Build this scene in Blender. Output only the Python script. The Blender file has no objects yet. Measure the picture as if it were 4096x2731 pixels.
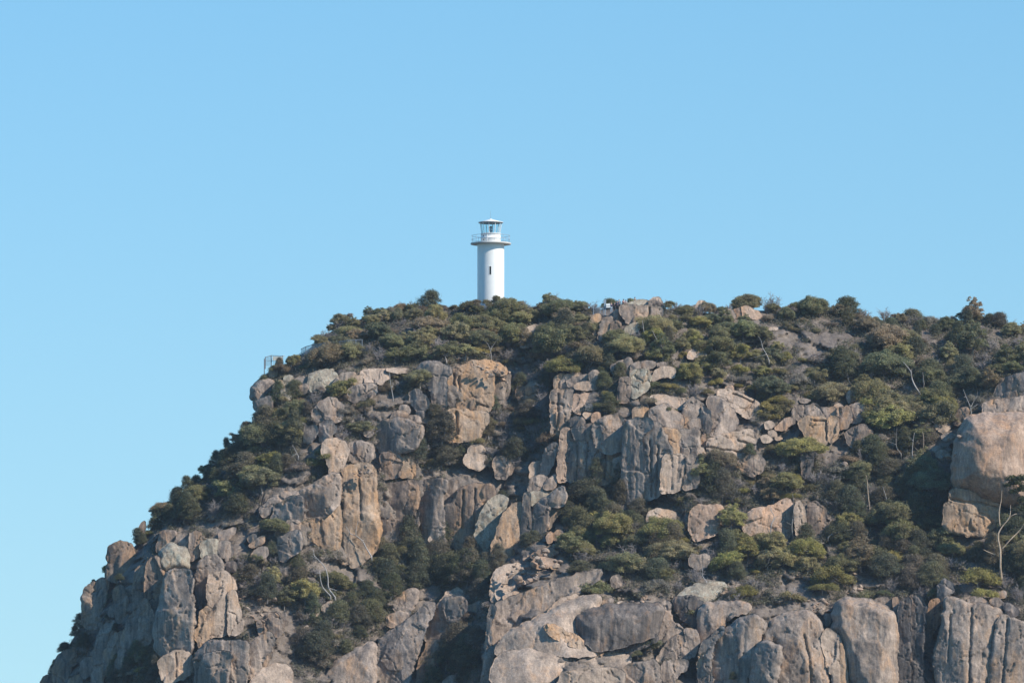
import bpy, math, random
import numpy as np
from mathutils import Vector, Matrix
from mathutils.geometry import delaunay_2d_cdt

R_ = math.radians
SC = bpy.context.scene
COL = SC.collection

# ------------------------------------------------------------------ camera
FOC = 29040.0                      # focal length in photo pixels (4096 wide)
PITCH = R_(5.0)
CAM = np.array([0.0, 0.0, 2.5])
cam_d = bpy.data.cameras.new("camera")
cam_d.sensor_width = 36.0
cam_d.lens = FOC / 4096.0 * 36.0
cam_d.clip_start = 1.0
cam_d.clip_end = 60000.0
cam = bpy.data.objects.new("camera", cam_d)
COL.objects.link(cam)
cam.location = CAM.tolist()
cam.rotation_euler = (R_(90) + PITCH, 0, 0)
SC.camera = cam

# ------------------------------------------------------------------ sky, sun, exposure
SUN_EL, SUN_AZ = R_(36.0), R_(120.0)     # azimuth clockwise from +Y: behind the boat, to the right
SKY_STRENGTH, SUN_STRENGTH = 0.126, 4.8
world = bpy.data.worlds.new("World")
SC.world = world
world.use_nodes = True
wn, wl = world.node_tree.nodes, world.node_tree.links
wn.clear()
w_out = wn.new("ShaderNodeOutputWorld")
w_bg = wn.new("ShaderNodeBackground")
w_sky = wn.new("ShaderNodeTexSky")
w_sky.sky_type = 'NISHITA'
w_sky.sun_disc = False
w_sky.sun_elevation = SUN_EL
w_sky.sun_rotation = SUN_AZ
w_sky.altitude = 0.0
w_sky.air_density = 1.05
w_sky.dust_density = 0.0
w_sky.ozone_density = 2.4
w_hs = wn.new("ShaderNodeHueSaturation")
w_hs.inputs["Saturation"].default_value = 1.42
w_bg.inputs["Strength"].default_value = SKY_STRENGTH
w_tc = wn.new("ShaderNodeTexCoord")
w_mp = wn.new("ShaderNodeMapping")                 # read the sky a little higher: hazier-free, flatter gradient over the sea
w_mp.inputs["Location"].default_value = (0, 0, 0.07)
w_mp.inputs["Scale"].default_value = (1, 1, 0.6)
wl.new(w_tc.outputs["Generated"], w_mp.inputs["Vector"])
wl.new(w_mp.outputs[0], w_sky.inputs["Vector"])
wl.new(w_sky.outputs[0], w_hs.inputs["Color"])
wl.new(w_hs.outputs[0], w_bg.inputs["Color"])
wl.new(w_bg.outputs[0], w_out.inputs["Surface"])

sun_d = bpy.data.lights.new("sun", 'SUN')
sun_d.energy = SUN_STRENGTH
sun_d.angle = R_(0.5)
sun_d.color = (1.0, 0.925, 0.81)
sun = bpy.data.objects.new("sun", sun_d)
COL.objects.link(sun)
_sd = Vector((math.sin(SUN_AZ) * math.cos(SUN_EL), math.cos(SUN_AZ) * math.cos(SUN_EL), math.sin(SUN_EL)))
sun.rotation_euler = _sd.to_track_quat('Z', 'Y').to_euler()
sun.location = (600, 300, 500)

SC.view_settings.view_transform = 'Standard'
SC.view_settings.look = 'None'
SC.view_settings.exposure = 0.2
SC.view_settings.gamma = 1.0
SC.render.film_transparent = False
SC.cycles.use_denoising = True
SC.cycles.max_bounces = 14
SC.cycles.transmission_bounces = 14
SC.cycles.glossy_bounces = 3
SC.cycles.diffuse_bounces = 3
SC.cycles.transparent_max_bounces = 12
SC.render.filter_size = 1.7

# ------------------------------------------------------------------ geometry helpers
PXM = 26.4                         # photo pixels per metre at 1100 m

def ray_pt(px, py, Y):
    """World point seen at photo pixel (px, py) lying in the plane at distance Y."""
    px, py, Y = np.asarray(px, float), np.asarray(py, float), np.asarray(Y, float)
    dx = (px - 2048.0) / FOC
    dy = (1365.5 - py) / FOC
    vy = math.cos(PITCH) - dy * math.sin(PITCH)
    vz = math.sin(PITCH) + dy * math.cos(PITCH)
    t = (Y - CAM[1]) / vy
    return np.stack([CAM[0] + dx * t, CAM[1] + vy * t, CAM[2] + vz * t], -1)

def _hash(ix, iy, iz, seed):
    h = (ix.astype(np.int64) * 374761393 + iy.astype(np.int64) * 668265263 + iz.astype(np.int64) * 2147483647 + seed * 144665) & 0xFFFFFFFF
    h = ((h ^ (h >> 13)) * 1274126177) & 0xFFFFFFFF
    h = ((h ^ (h >> 16)) * 2246822519) & 0xFFFFFFFF
    return ((h ^ (h >> 15)) & 0xFFFFFF) / float(0xFFFFFF)

def vnoise(x, y, seed=0):
    ix, iy = np.floor(x), np.floor(y)
    fx, fy = x - ix, y - iy
    fx = fx * fx * fx * (fx * (fx * 6 - 15) + 10)
    fy = fy * fy * fy * (fy * (fy * 6 - 15) + 10)
    z = np.zeros_like(ix)
    a, b = _hash(ix, iy, z, seed), _hash(ix + 1, iy, z, seed)
    c, d = _hash(ix, iy + 1, z, seed), _hash(ix + 1, iy + 1, z, seed)
    return (a + (b - a) * fx) * (1 - fy) + (c + (d - c) * fx) * fy - 0.5

def fbm(x, y, seed=0, octs=4, gain=0.5):
    s, a = 0.0, 1.0
    for o in range(octs):
        s = s + a * vnoise(x, y, seed + o * 17)
        x, y, a = x * 2.03 + 5.2, y * 2.03 + 1.7, a * gain
    return s

def worley_facets(x, y, seed=0, tilt=0.5):
    """Piecewise tilted cells: broken, blocky rock."""
    ix, iy = np.floor(x), np.floor(y)
    best = np.full(x.shape, 1e9); val = np.zeros(x.shape); second = np.full(x.shape, 1e9)
    z = np.zeros_like(ix)
    for ox in (-1, 0, 1):
        for oy in (-1, 0, 1):
            cx, cy = ix + ox, iy + oy
            jx = cx + _hash(cx, cy, z, seed + 1); jy = cy + _hash(cx, cy, z, seed + 2)
            d = (x - jx) ** 2 + (y - jy) ** 2
            h = _hash(cx, cy, z, seed + 3) - 0.5 + tilt * ((x - jx) * (_hash(cx, cy, z, seed + 4) - 0.5) + (y - jy) * (_hash(cx, cy, z, seed + 5) - 0.3)) * 2
            near = d < best
            second = np.where(near, best, np.minimum(second, d))
            val = np.where(near, h, val); best = np.where(near, d, best)
    return val, np.sqrt(second) - np.sqrt(best)

def mesh_from(name, verts, faces, mat=None, smooth=True):
    """verts n x 3, faces: array m x 3/4 or list of lists."""
    me = bpy.data.meshes.new(name)
    if isinstance(faces, np.ndarray):
        k = faces.shape[1]; m = len(faces)
        me.vertices.add(len(verts)); me.vertices.foreach_set("co", np.asarray(verts, np.float32).ravel())
        me.loops.add(m * k); me.loops.foreach_set("vertex_index", faces.astype(np.int32).ravel())
        me.polygons.add(m); me.polygons.foreach_set("loop_start", np.arange(0, m * k, k, dtype=np.int32))
        me.update(calc_edges=True); me.validate()
    else:
        me.from_pydata([tuple(v) for v in verts], [], faces)
        me.update()
    if smooth:
        me.polygons.foreach_set("use_smooth", np.ones(len(me.polygons), bool))
    if mat: me.materials.append(mat)
    return me

def link(name, me, parent=None, loc=None):
    o = bpy.data.objects.new(name, me)
    COL.objects.link(o)
    if parent: o.parent = parent
    if loc is not None: o.location = tuple(float(c) for c in loc)
    return o

def empty(name, loc=(0, 0, 0), rz=0.0):
    o = link(name, None, loc=loc)
    o.empty_display_size = 0.3
    o.rotation_euler = (0, 0, rz)
    return o

def tag(o, label=None, cat=None, group=None, kind=None):
    if label: o["label"] = label
    if cat: o["category"] = cat
    if group: o["group"] = group
    if kind: o["kind"] = kind
    return o

class MB:
    """Collects boxes, tubes, lathes; build() links them as one mesh."""
    def __init__(self): self.v, self.f = [], []
    def add(self, v, f):
        b = len(self.v)
        self.v += [tuple(float(c) for c in p) for p in v]
        self.f += [[b + i for i in q] for q in f]
        return self
    def box(self, c, s, rot=None):
        x, y, z = s[0] / 2, s[1] / 2, s[2] / 2
        p = [Vector((i, j, k)) for i in (-x, x) for j in (-y, y) for k in (-z, z)]
        if rot: p = [rot @ q for q in p]
        c = Vector(c)
        return self.add([c + q for q in p], [(0, 1, 3, 2), (4, 6, 7, 5), (0, 4, 5, 1), (2, 3, 7, 6), (0, 2, 6, 4), (1, 5, 7, 3)])
    def tube(self, pts, rad, n=6, caps=True):
        pts = [Vector(p) for p in pts]
        rr = rad if isinstance(rad, (list, tuple)) else [rad] * len(pts)
        vs, fs = [], []
        up = None
        for i, p in enumerate(pts):
            d = (pts[min(i + 1, len(pts) - 1)] - pts[max(i - 1, 0)])
            d = d.normalized() if d.length > 1e-9 else Vector((0, 0, 1))
            if up is None: up = d.orthogonal().normalized()
            up = (up - d * up.dot(d))
            up = up.normalized() if up.length > 1e-6 else d.orthogonal().normalized()
            w = d.cross(up)
            for k in range(n):
                a = 2 * math.pi * k / n
                vs.append(p + (up * math.cos(a) + w * math.sin(a)) * rr[i])
        for i in range(len(pts) - 1):
            for k in range(n):
                a, b = i * n + k, i * n + (k + 1) % n
                fs.append((a, b, b + n, a + n))
        if caps:
            fs.append(tuple(range(n - 1, -1, -1))); fs.append(tuple(range((len(pts) - 1) * n, len(pts) * n)))
        return self.add(vs, fs)
    def lathe(self, prof, n=48, close=False):
        vs, fs = [], []
        for r, z in prof:
            for k in range(n):
                a = 2 * math.pi * k / n
                vs.append((r * math.cos(a), r * math.sin(a), z))
        m = len(prof)
        for i in range(m - 1 + (1 if close else 0)):
            for k in range(n):
                a, b = i * n + k, i * n + (k + 1) % n
                c, d = ((i + 1) % m) * n + (k + 1) % n, ((i + 1) % m) * n + k
                fs.append((a, b, c, d))
        return self.add(vs, fs)
    def ring(self, r, z, t, n=48):
        prof = [(r + t * math.cos(a), z + t * math.sin(a)) for a in [2 * math.pi * i / 6 for i in range(6)]]
        return self.lathe(prof, n, close=True)
    def build(self, name, mat, parent=None, smooth=False, loc=None):
        return link(name, mesh_from(name, self.v, self.f, mat, smooth), parent, loc)

# ------------------------------------------------------------------ materials
def new_mat(name):
    m = bpy.data.materials.new(name); m.use_nodes = True
    nt = m.node_tree
    return m, nt.nodes, nt.links, nt.nodes["Principled BSDF"]

def ramp(n, lo, hi, c0=(0, 0, 0, 1), c1=(1, 1, 1, 1)):
    r = n.new("ShaderNodeValToRGB")
    r.color_ramp.elements[0].position = lo; r.color_ramp.elements[1].position = hi
    r.color_ramp.elements[0].color = c0; r.color_ramp.elements[1].color = c1
    return r

def mixc(n, l, fac, a, b, mode='MIX'):
    x = n.new("ShaderNodeMix"); x.data_type = 'RGBA'; x.blend_type = mode
    for sock, val in ((x.inputs["Factor"], fac), (x.inputs["A"], a), (x.inputs["B"], b)):
        if hasattr(val, "is_output"): l.new(val, sock)
        elif isinstance(val, (int, float)): sock.default_value = val
        else: sock.default_value = (*val, 1.0)
    return x.outputs["Result"]

def noise_tex(n, l, vec, scale, detail=5, rough=0.6, dist=0.0):
    t = n.new("ShaderNodeTexNoise")
    t.inputs["Scale"].default_value = scale; t.inputs["Detail"].default_value = detail
    t.inputs["Roughness"].default_value = rough; t.inputs["Distortion"].default_value = dist
    l.new(vec, t.inputs["Vector"])
    return t.outputs["Fac"]

def rock_mat(name, base, dark, stain, stain_lo, dark_lo, lichen_lo=0.66):
    """Weathered granite: mottled beige-grey base, soft iron staining and dark water streaks that run on across the joints,
    lichen and mineral speckle. Read in world space, so that neighbouring blocks belong to one bedrock."""
    base, dark, stain = [(q[0] * g * 1.03, q[1] * g * .985, q[2] * g * .93) for q, g in ((base, 0.93), (dark, 0.98), (stain, 0.93))]
    m, n, l, bs = new_mat(name)
    ge = n.new("ShaderNodeNewGeometry"); pos = ge.outputs["Position"]
    mp = n.new("ShaderNodeMapping"); mp.inputs["Scale"].default_value = (1.0, 1.0, 0.12); l.new(pos, mp.inputs["Vector"])
    streak = noise_tex(n, l, mp.outputs[0], 1.1, 7, 0.64, 0.35)
    thin = noise_tex(n, l, mp.outputs[0], 3.2, 5, 0.6, 0.2)
    mp2 = n.new("ShaderNodeMapping"); mp2.inputs["Scale"].default_value = (1.0, 1.0, 0.35); mp2.inputs["Location"].default_value = (7, 3, 9)
    l.new(pos, mp2.inputs["Vector"])
    streak2 = noise_tex(n, l, mp2.outputs[0], 0.42, 7, 0.68, 0.7)
    patch = noise_tex(n, l, pos, 0.30, 8, 0.66, 0.4)
    fine = noise_tex(n, l, pos, 4.5, 6, 0.75)
    lich = noise_tex(n, l, pos, 1.3, 8, 0.72, 0.3)
    tone = ramp(n, 0.36, 0.66, (*[c * 0.64 for c in base], 1), (*[min(1, c * 1.34) for c in base], 1)); l.new(patch, tone.inputs[0])
    rs = ramp(n, stain_lo, stain_lo + 0.2); l.new(streak2, rs.inputs[0])
    c = mixc(n, l, rs.outputs[0], tone.outputs[0], stain)
    rd = ramp(n, dark_lo, dark_lo + 0.15); l.new(streak, rd.inputs[0])
    dk = n.new("ShaderNodeMath"); dk.operation = 'MULTIPLY'; dk.inputs[1].default_value = 0.72; l.new(rd.outputs[0], dk.inputs[0])
    c = mixc(n, l, dk.outputs[0], c, dark)
    rt = ramp(n, 0.36, 0.64, (0.8, 0.8, 0.81, 1), (1.16, 1.15, 1.14, 1)); l.new(thin, rt.inputs[0])
    c = mixc(n, l, 1.0, c, rt.outputs[0], 'MULTIPLY')
    rl = ramp(n, lichen_lo, lichen_lo + 0.07); l.new(lich, rl.inputs[0])
    lk = n.new("ShaderNodeMath"); lk.operation = 'MULTIPLY'; lk.inputs[1].default_value = 0.55; l.new(rl.outputs[0], lk.inputs[0])
    c = mixc(n, l, lk.outputs[0], c, (0.42, 0.41, 0.33))
    rf = ramp(n, 0.28, 0.72, (0.66, 0.66, 0.66, 1), (1.3, 1.3, 1.3, 1)); l.new(fine, rf.inputs[0])
    c = mixc(n, l, 1.0, c, rf.outputs[0], 'MULTIPLY')
    l.new(c, bs.inputs["Base Color"])
    bs.inputs["Roughness"].default_value = 0.9
    bs.inputs["Specular IOR Level"].default_value = 0.2
    bmp = n.new("ShaderNodeBump"); bmp.inputs["Strength"].default_value = 0.6; bmp.inputs["Distance"].default_value = 0.2
    l.new(noise_tex(n, l, pos, 2.2, 9, 0.7, 0.2), bmp.inputs["Height"])
    bmp2 = n.new("ShaderNodeBump"); bmp2.inputs["Strength"].default_value = 0.3; bmp2.inputs["Distance"].default_value = 0.15
    l.new(thin, bmp2.inputs["Height"]); l.new(bmp.outputs[0], bmp2.inputs["Normal"])
    l.new(bmp2.outputs[0], bs.inputs["Normal"])
    return m

G_, D_, O_ = (0.335, 0.272, 0.228), (0.085, 0.078, 0.078), (0.46, 0.29, 0.175)
ROCK = {
    'grey':   rock_mat("granite_grey", G_, D_, O_, 0.50, 0.53),
    'dark':   rock_mat("granite_dark", (0.20, 0.172, 0.155), (0.055, 0.053, 0.055), (0.36, 0.23, 0.145), 0.53, 0.46),
    'blue':   rock_mat("granite_blue_grey", (0.315, 0.262, 0.225), (0.088, 0.083, 0.085), (0.43, 0.285, 0.18), 0.52, 0.52),
    'orange': rock_mat("granite_orange", (0.335, 0.26, 0.20), (0.11, 0.095, 0.088), (0.48, 0.295, 0.165), 0.44, 0.54),
    'pale':   rock_mat("granite_pale", (0.385, 0.31, 0.255), (0.15, 0.135, 0.13), (0.49, 0.33, 0.22), 0.52, 0.57),
    'brown':  rock_mat("granite_brown", (0.265, 0.205, 0.165), (0.075, 0.068, 0.068), (0.41, 0.25, 0.145), 0.47, 0.50),
    'pink':   rock_mat("granite_pink", (0.38, 0.285, 0.225), (0.14, 0.12, 0.11), (0.47, 0.295, 0.19), 0.47, 0.55),
    'lichen': rock_mat("granite_lichen", (0.33, 0.29, 0.235), (0.11, 0.105, 0.10), (0.43, 0.29, 0.18), 0.54, 0.55, 0.52),
}

def plain(name, col, rough=0.6, metal=0.0, var=0.12, scale=3.0, bump=0.0):
    m, n, l, bs = new_mat(name)
    tc = n.new("ShaderNodeTexCoord")
    f = noise_tex(n, l, tc.outputs["Object"], scale, 5, 0.6)
    r = ramp(n, 0.3, 0.7, (*[c * (1 - var) for c in col], 1), (*[min(1, c * (1 + var)) for c in col], 1))
    l.new(f, r.inputs[0]); l.new(r.outputs[0], bs.inputs["Base Color"])
    bs.inputs["Roughness"].default_value = rough; bs.inputs["Metallic"].default_value = metal
    return m

def leaf_mat(name):
    """Leaf colour comes from each plant (object colour), mottled from clump to clump."""
    m, n, l, bs = new_mat(name)
    oi = n.new("ShaderNodeObjectInfo"); tc = n.new("ShaderNodeTexCoord")
    f = noise_tex(n, l, tc.outputs["Object"], 1.1, 3, 0.6)
    r = ramp(n, 0.3, 0.7, (0.62, 0.60, 0.62, 1), (1.42, 1.4, 1.25, 1)); l.new(f, r.inputs[0])
    c = mixc(n, l, 1.0, oi.outputs["Color"], r.outputs[0], 'MULTIPLY')
    fd = noise_tex(n, l, tc.outputs["Object"], 0.75, 4, 0.65, 0.5)
    rd = ramp(n, 0.52, 0.66); l.new(fd, rd.inputs[0])
    dm = n.new("ShaderNodeMath"); dm.operation = 'MULTIPLY'; dm.inputs[1].default_value = 0.5; l.new(rd.outputs[0], dm.inputs[0])
    c = mixc(n, l, dm.outputs[0], c, (0.20, 0.155, 0.115))
    f2 = noise_tex(n, l, tc.outputs["Object"], 6.0, 2, 0.5)
    r2 = ramp(n, 0.3, 0.7, (0.7, 0.72, 0.75, 1), (1.3, 1.28, 1.2, 1)); l.new(f2, r2.inputs[0])
    c = mixc(n, l, 1.0, c, r2.outputs[0], 'MULTIPLY')
    l.new(c, bs.inputs["Base Color"])
    bs.inputs["Roughness"].default_value = 0.65
    bs.inputs["Specular IOR Level"].default_value = 0.25
    tr = n.new("ShaderNodeBsdfTranslucent"); l.new(c, tr.inputs["Color"])
    mx = n.new("ShaderNodeMixShader"); mx.inputs[0].default_value = 0.5
    l.new(bs.outputs[0], mx.inputs[1]); l.new(tr.outputs[0], mx.inputs[2])
    l.new(mx.outputs[0], n["Material Output"].inputs["Surface"])
    return m

LEAF = leaf_mat("leaves")
BARK_PALE = plain("pale_bark", (0.34, 0.31, 0.285), 0.85, 0, 0.25, 2.0)
BARK_GREY = plain("grey_bark", (0.25, 0.225, 0.20), 0.9, 0, 0.25, 2.0)
BARK_TAN = plain("tan_bark", (0.40, 0.30, 0.21), 0.85, 0, 0.3, 1.5)
TWIG = plain("dry_twigs", (0.27, 0.235, 0.22), 0.9, 0, 0.25, 1.0)
WHITE = plain("white_paint", (0.84, 0.825, 0.785), 0.5, 0, 0.035, 0.9)
WHITE_OFF = plain("gallery_concrete", (0.56, 0.54, 0.50), 0.7, 0, 0.08, 1.0)
STEEL = plain("grey_steel", (0.22, 0.24, 0.26), 0.5, 0.4)
RAILM = plain("galvanised_rail", (0.40, 0.43, 0.46), 0.45, 0.5)
DARKM = plain("dark_opening", (0.02, 0.02, 0.022), 0.6)
# ------------------------------------------------------------------ the lie of the land
# measured: photo pixel -> metres nearer (-) or farther (+) than 1100 m
_CP = """-300,2731,45 200,2731,8 700,2731,-25 1300,2731,-22 1500,2731,-18 1800,2731,-16 2000,2731,-34 2600,2731,-36 3200,2731,-36 3700,2731,-34 4096,2731,-36 4700,2731,-36
400,2400,4 700,2400,-13 1100,2400,-12 1500,2400,-7 1900,2400,-8 2080,2430,-22 2600,2400,-22 3200,2400,-22 3700,2400,-20 4096,2400,-21 4700,2400,-22
520,2200,2 1000,2200,-5 1500,2200,3 1900,2200,3 2150,2220,-8 2600,2200,-10 3200,2200,-11 3700,2200,-9 4096,2200,-12 4700,2200,-14
720,2000,8 1200,2000,-1 1600,2000,5 2000,2000,6 2300,2000,3 2600,2000,-2 3000,2000,-3 3500,2000,-1 4000,2000,-6 4700,2000,-8
900,1800,12 1250,1800,4 1600,1800,8 2000,1800,11 2300,1800,4 2700,1800,0 3100,1800,3 3500,1800,4 4000,1800,-1
980,1680,13 1300,1680,8 1700,1680,10 2050,1680,15 2280,1680,7 2600,1680,4 3000,1680,7 3400,1680,8 3700,1680,9 4096,1680,3
1060,1520,19 1400,1520,14 1800,1520,13 2080,1520,20 2300,1520,13 2600,1520,10 3000,1520,15 3500,1520,17 4096,1520,11 4700,1520,12
1160,1420,25 1600,1380,22 2000,1380,24 2350,1380,19 2700,1380,18 3100,1380,23 3500,1400,24 4096,1400,24
1400,1270,31 1700,1235,32 2000,1230,33 2400,1240,27 2560,1230,26 2850,1250,31 3200,1240,34 3600,1280,36 4000,1290,36 4700,1380,36"""
_cp = np.array([[float(c) for c in p.split(",")] for p in _CP.split()])
_cx = _cp[:, :2] / 1000.0
def _tps(r2): return np.where(r2 > 1e-12, 0.5 * r2 * np.log(np.maximum(r2, 1e-12)), 0.0)
_n = len(_cx)
_A = np.zeros((_n + 3, _n + 3))
_A[:_n, :_n] = _tps(((_cx[:, None] - _cx[None]) ** 2).sum(-1)) + np.eye(_n) * 0.002
_A[:_n, _n] = 1; _A[:_n, _n + 1:] = _cx; _A[_n, :_n] = 1; _A[_n + 1:, :_n] = _cx.T
_w = np.linalg.solve(_A, np.concatenate([_cp[:, 2], np.zeros(3)]))

_SKY = """-400,3700 60,3000 130,2830 165,2745 205,2685 250,2620 300,2540 345,2460 410,2360 470,2260 560,2160 680,2030 780,1940 880,1840 960,1740 1030,1680 1048,1580 1062,1512 1100,1484 1150,1452 1230,1400 1300,1340 1400,1285 1560,1252 1720,1232 1880,1224 2020,1226 2200,1230 2380,1240 2450,1232 2560,1228 2750,1240 2830,1252 3000,1242 3240,1242 3380,1245 3480,1278 3700,1288 3900,1278 4000,1292 4096,1320 4700,1400"""
_sk = np.array([[float(c) for c in p.split(",")] for p in _SKY.split()])
def sky_y(px): return np.interp(px, _sk[:, 0], _sk[:, 1])

def T(px, py, rough=False):
    """Distance (world Y) of the ground seen at photo pixel (px, py)."""
    px, py = np.atleast_1d(np.asarray(px, float)), np.atleast_1d(np.asarray(py, float))
    px, py = np.broadcast_arrays(px, py)
    qx, qy = np.clip(px, -350, 4750) / 1000.0, np.clip(py, 1200, 2780) / 1000.0
    out = np.full(qx.shape, _w[_n]) + _w[_n + 1] * qx + _w[_n + 2] * qy
    for i in range(_n):
        out = out + _w[i] * _tps((qx - _cx[i, 0]) ** 2 + (qy - _cx[i, 1]) ** 2)
    out = out - np.maximum(py - 2780, 0) / PXM * 0.45
    s = np.clip((py - sky_y(px)) / 150.0, 0, 1)
    out = out + 5.0 * (1 - np.sqrt(np.clip(1 - (1 - s) ** 2, 0, 1)))
    return 1100.0 + out

def T_rough(px, py):
    u, v = px / PXM, py / PXM
    f1, e1 = worley_facets(u / 3.6 + fbm(u / 3, v / 3, 5) * 0.6, v / 2.6, 11, 0.9)
    f2, e2 = worley_facets(u / 1.2, v / 0.9, 23, 0.9)
    h = 2.4 * f1 + 0.8 * f2 + 0.8 * fbm(u / 2.0, v / 2.0, 3, 5)
    h = h - 0.5 * np.clip(1 - e1 / 0.12, 0, 1) - 0.2 * np.clip(1 - e2 / 0.15, 0, 1)
    return T(px, py) - 0.8 * np.minimum(h - 0.9, 0.25)

GR = {}
def ground_y(px, py):
    """Distance of the built ground surface at a photo pixel."""
    px, py = np.atleast_1d(np.asarray(px, float)), np.atleast_1d(np.asarray(py, float))
    c = np.clip((px - GR['cols'][0]) / 8.0, 0, len(GR['cols']) - 1.001); ci = c.astype(int); cf = c - ci
    out = 0
    for j, w in ((ci, 1 - cf), (ci + 1, cf)):
        r = np.clip((py - GR['yt'][j]) / (GR['yb'][j] - GR['yt'][j]), 0, .9999) * (GR['nr'] - 1); ri = r.astype(int); rf = r - ri
        out = out + w * (GR['Y'][ri, j] * (1 - rf) + GR['Y'][ri + 1, j] * rf)
    return out

def build_ground():
    cols = np.arange(-400, 4701, 8.0)
    yt = sky_y(cols)
    yb = np.maximum(2785.0, yt + 60)
    nr = 210
    t = np.linspace(0, 1, nr)
    PX = np.repeat(cols[None], nr, 0)
    PY = yt[None] + (yb - yt)[None] * t[:, None]
    Y = T_rough(PX, PY)
    edge = np.clip(t * (yb - yt).mean() / 60, 0, 1)[:, None]
    Y = T(PX, PY) * (1 - edge) + Y * edge
    GR.update(cols=cols, yt=yt, yb=yb, Y=Y, nr=nr)
    front = ray_pt(PX, PY, Y)
    rows = [front]
    below = []
    for s in np.linspace(0.06, 1.0, 14):            # down to the waterline, below the frame
        py = yb + (np.maximum(3960.0, yb + 30) - yb) * s
        py = np.maximum(py, yb + 2)
        below.append(ray_pt(cols, py, T(cols, py) + 0.9 * fbm(cols / 90, py / 90, 8)))
    back = []
    for dy in (3, 8, 18, 45, 110, 260):              # the plateau behind the skyline
        p = front[0].copy()
        p[:, 1] += dy; p[:, 0] += np.interp(cols, [900, 1500], [.3, 0]) * dy
        p[:, 2] -= np.interp(cols, [900, 1500], [.75, .12]) * dy - min(dy, 12) * .12 * fbm(cols / 110, cols * 0 + dy / 9, 2)
        p[:, 2] = np.maximum(p[:, 2], -3)
        back.append(p)
    grid = np.stack(back[::-1] + list(front) + below)
    m, k = grid.shape[:2]
    idx = np.arange(m * k).reshape(m, k)
    q = np.stack([idx[:-1, :-1], idx[1:, :-1], idx[1:, 1:], idx[:-1, 1:]], -1).reshape(-1, 4)
    # gravel, leaf litter and bare granite
    mt, n, l, bs = new_mat("headland_ground")
    tc = n.new("ShaderNodeTexCoord"); pos = tc.outputs["Object"]
    big = noise_tex(n, l, pos, 0.16, 6, 0.65, 0.3); mid = noise_tex(n, l, pos, 1.1, 7, 0.7); fin = noise_tex(n, l, pos, 4.5, 5, 0.75)
    r1 = ramp(n, 0.36, 0.62, (0.115, 0.093, 0.077, 1), (0.235, 0.19, 0.155, 1)); l.new(big, r1.inputs[0])
    r2 = ramp(n, 0.42, 0.66); l.new(mid, r2.inputs[0])
    c = mixc(n, l, r2.outputs[0], r1.outputs[0], (0.24, 0.20, 0.17))
    r4 = ramp(n, 0.25, 0.75, (0.55, 0.55, 0.56, 1), (1.4, 1.38, 1.35, 1)); l.new(fin, r4.inputs[0])
    c = mixc(n, l, 1.0, c, r4.outputs[0], 'MULTIPLY')
    # bare granite where the slope is steep, gravel and litter on the ledges
    ge = n.new("ShaderNodeNewGeometry"); sx = n.new("ShaderNodeSeparateXYZ"); l.new(ge.outputs["True Normal"], sx.inputs[0])
    st = ramp(n, 0.35, 0.62, (1, 1, 1, 1), (0, 0, 0, 1)); l.new(sx.outputs["Z"], st.inputs[0])
    mp = n.new("ShaderNodeMapping"); mp.inputs["Scale"].default_value = (1, 1, .15); l.new(pos, mp.inputs["Vector"])
    rk = ramp(n, 0.36, 0.64, (0.105, 0.095, 0.09, 1), (0.30, 0.24, 0.19, 1)); l.new(noise_tex(n, l, mp.outputs[0], .9, 7, .65, .3), rk.inputs[0])
    rk2 = mixc(n, l, 1.0, rk.outputs[0], r4.outputs[0], 'MULTIPLY')
    c = mixc(n, l, st.outputs[0], c, rk2)
    l.new(c, bs.inputs["Base Color"]); bs.inputs["Roughness"].default_value = 0.95; bs.inputs["Specular IOR Level"].default_value = 0.15
    b = n.new("ShaderNodeBump"); b.inputs["Strength"].default_value = 0.8; b.inputs["Distance"].default_value = 0.35
    l.new(mid, b.inputs["Height"]); l.new(b.outputs[0], bs.inputs["Normal"])
    me = mesh_from("headland_terrain", grid.reshape(-1, 3), q, mt)
    o = link("terrain", me)
    tag(o, "steep granite headland slope of broken rock, gravel and leaf litter", "terrain", kind="structure")
    # the sea at the foot of the headland
    mt, n, l, bs = new_mat("sea_water")
    bs.inputs["Base Color"].default_value = (0.012, 0.045, 0.06, 1); bs.inputs["Roughness"].default_value = 0.12
    tc = n.new("ShaderNodeTexCoord"); b = n.new("ShaderNodeBump"); b.inputs["Strength"].default_value = 0.6; b.inputs["Distance"].default_value = 0.5
    l.new(noise_tex(n, l, tc.outputs["Object"], 0.12, 6, 0.6), b.inputs["Height"]); l.new(b.outputs[0], bs.inputs["Normal"])
    S = 3000.0
    o = link("water", mesh_from("sea", [(-S, -S, 0), (S, -S, 0), (S, S, 0), (-S, S, 0)], [[0, 1, 2, 3]], mt, False))
    tag(o, "dark blue sea around the foot of the headland", "sea", kind="structure")
build_ground()
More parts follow.
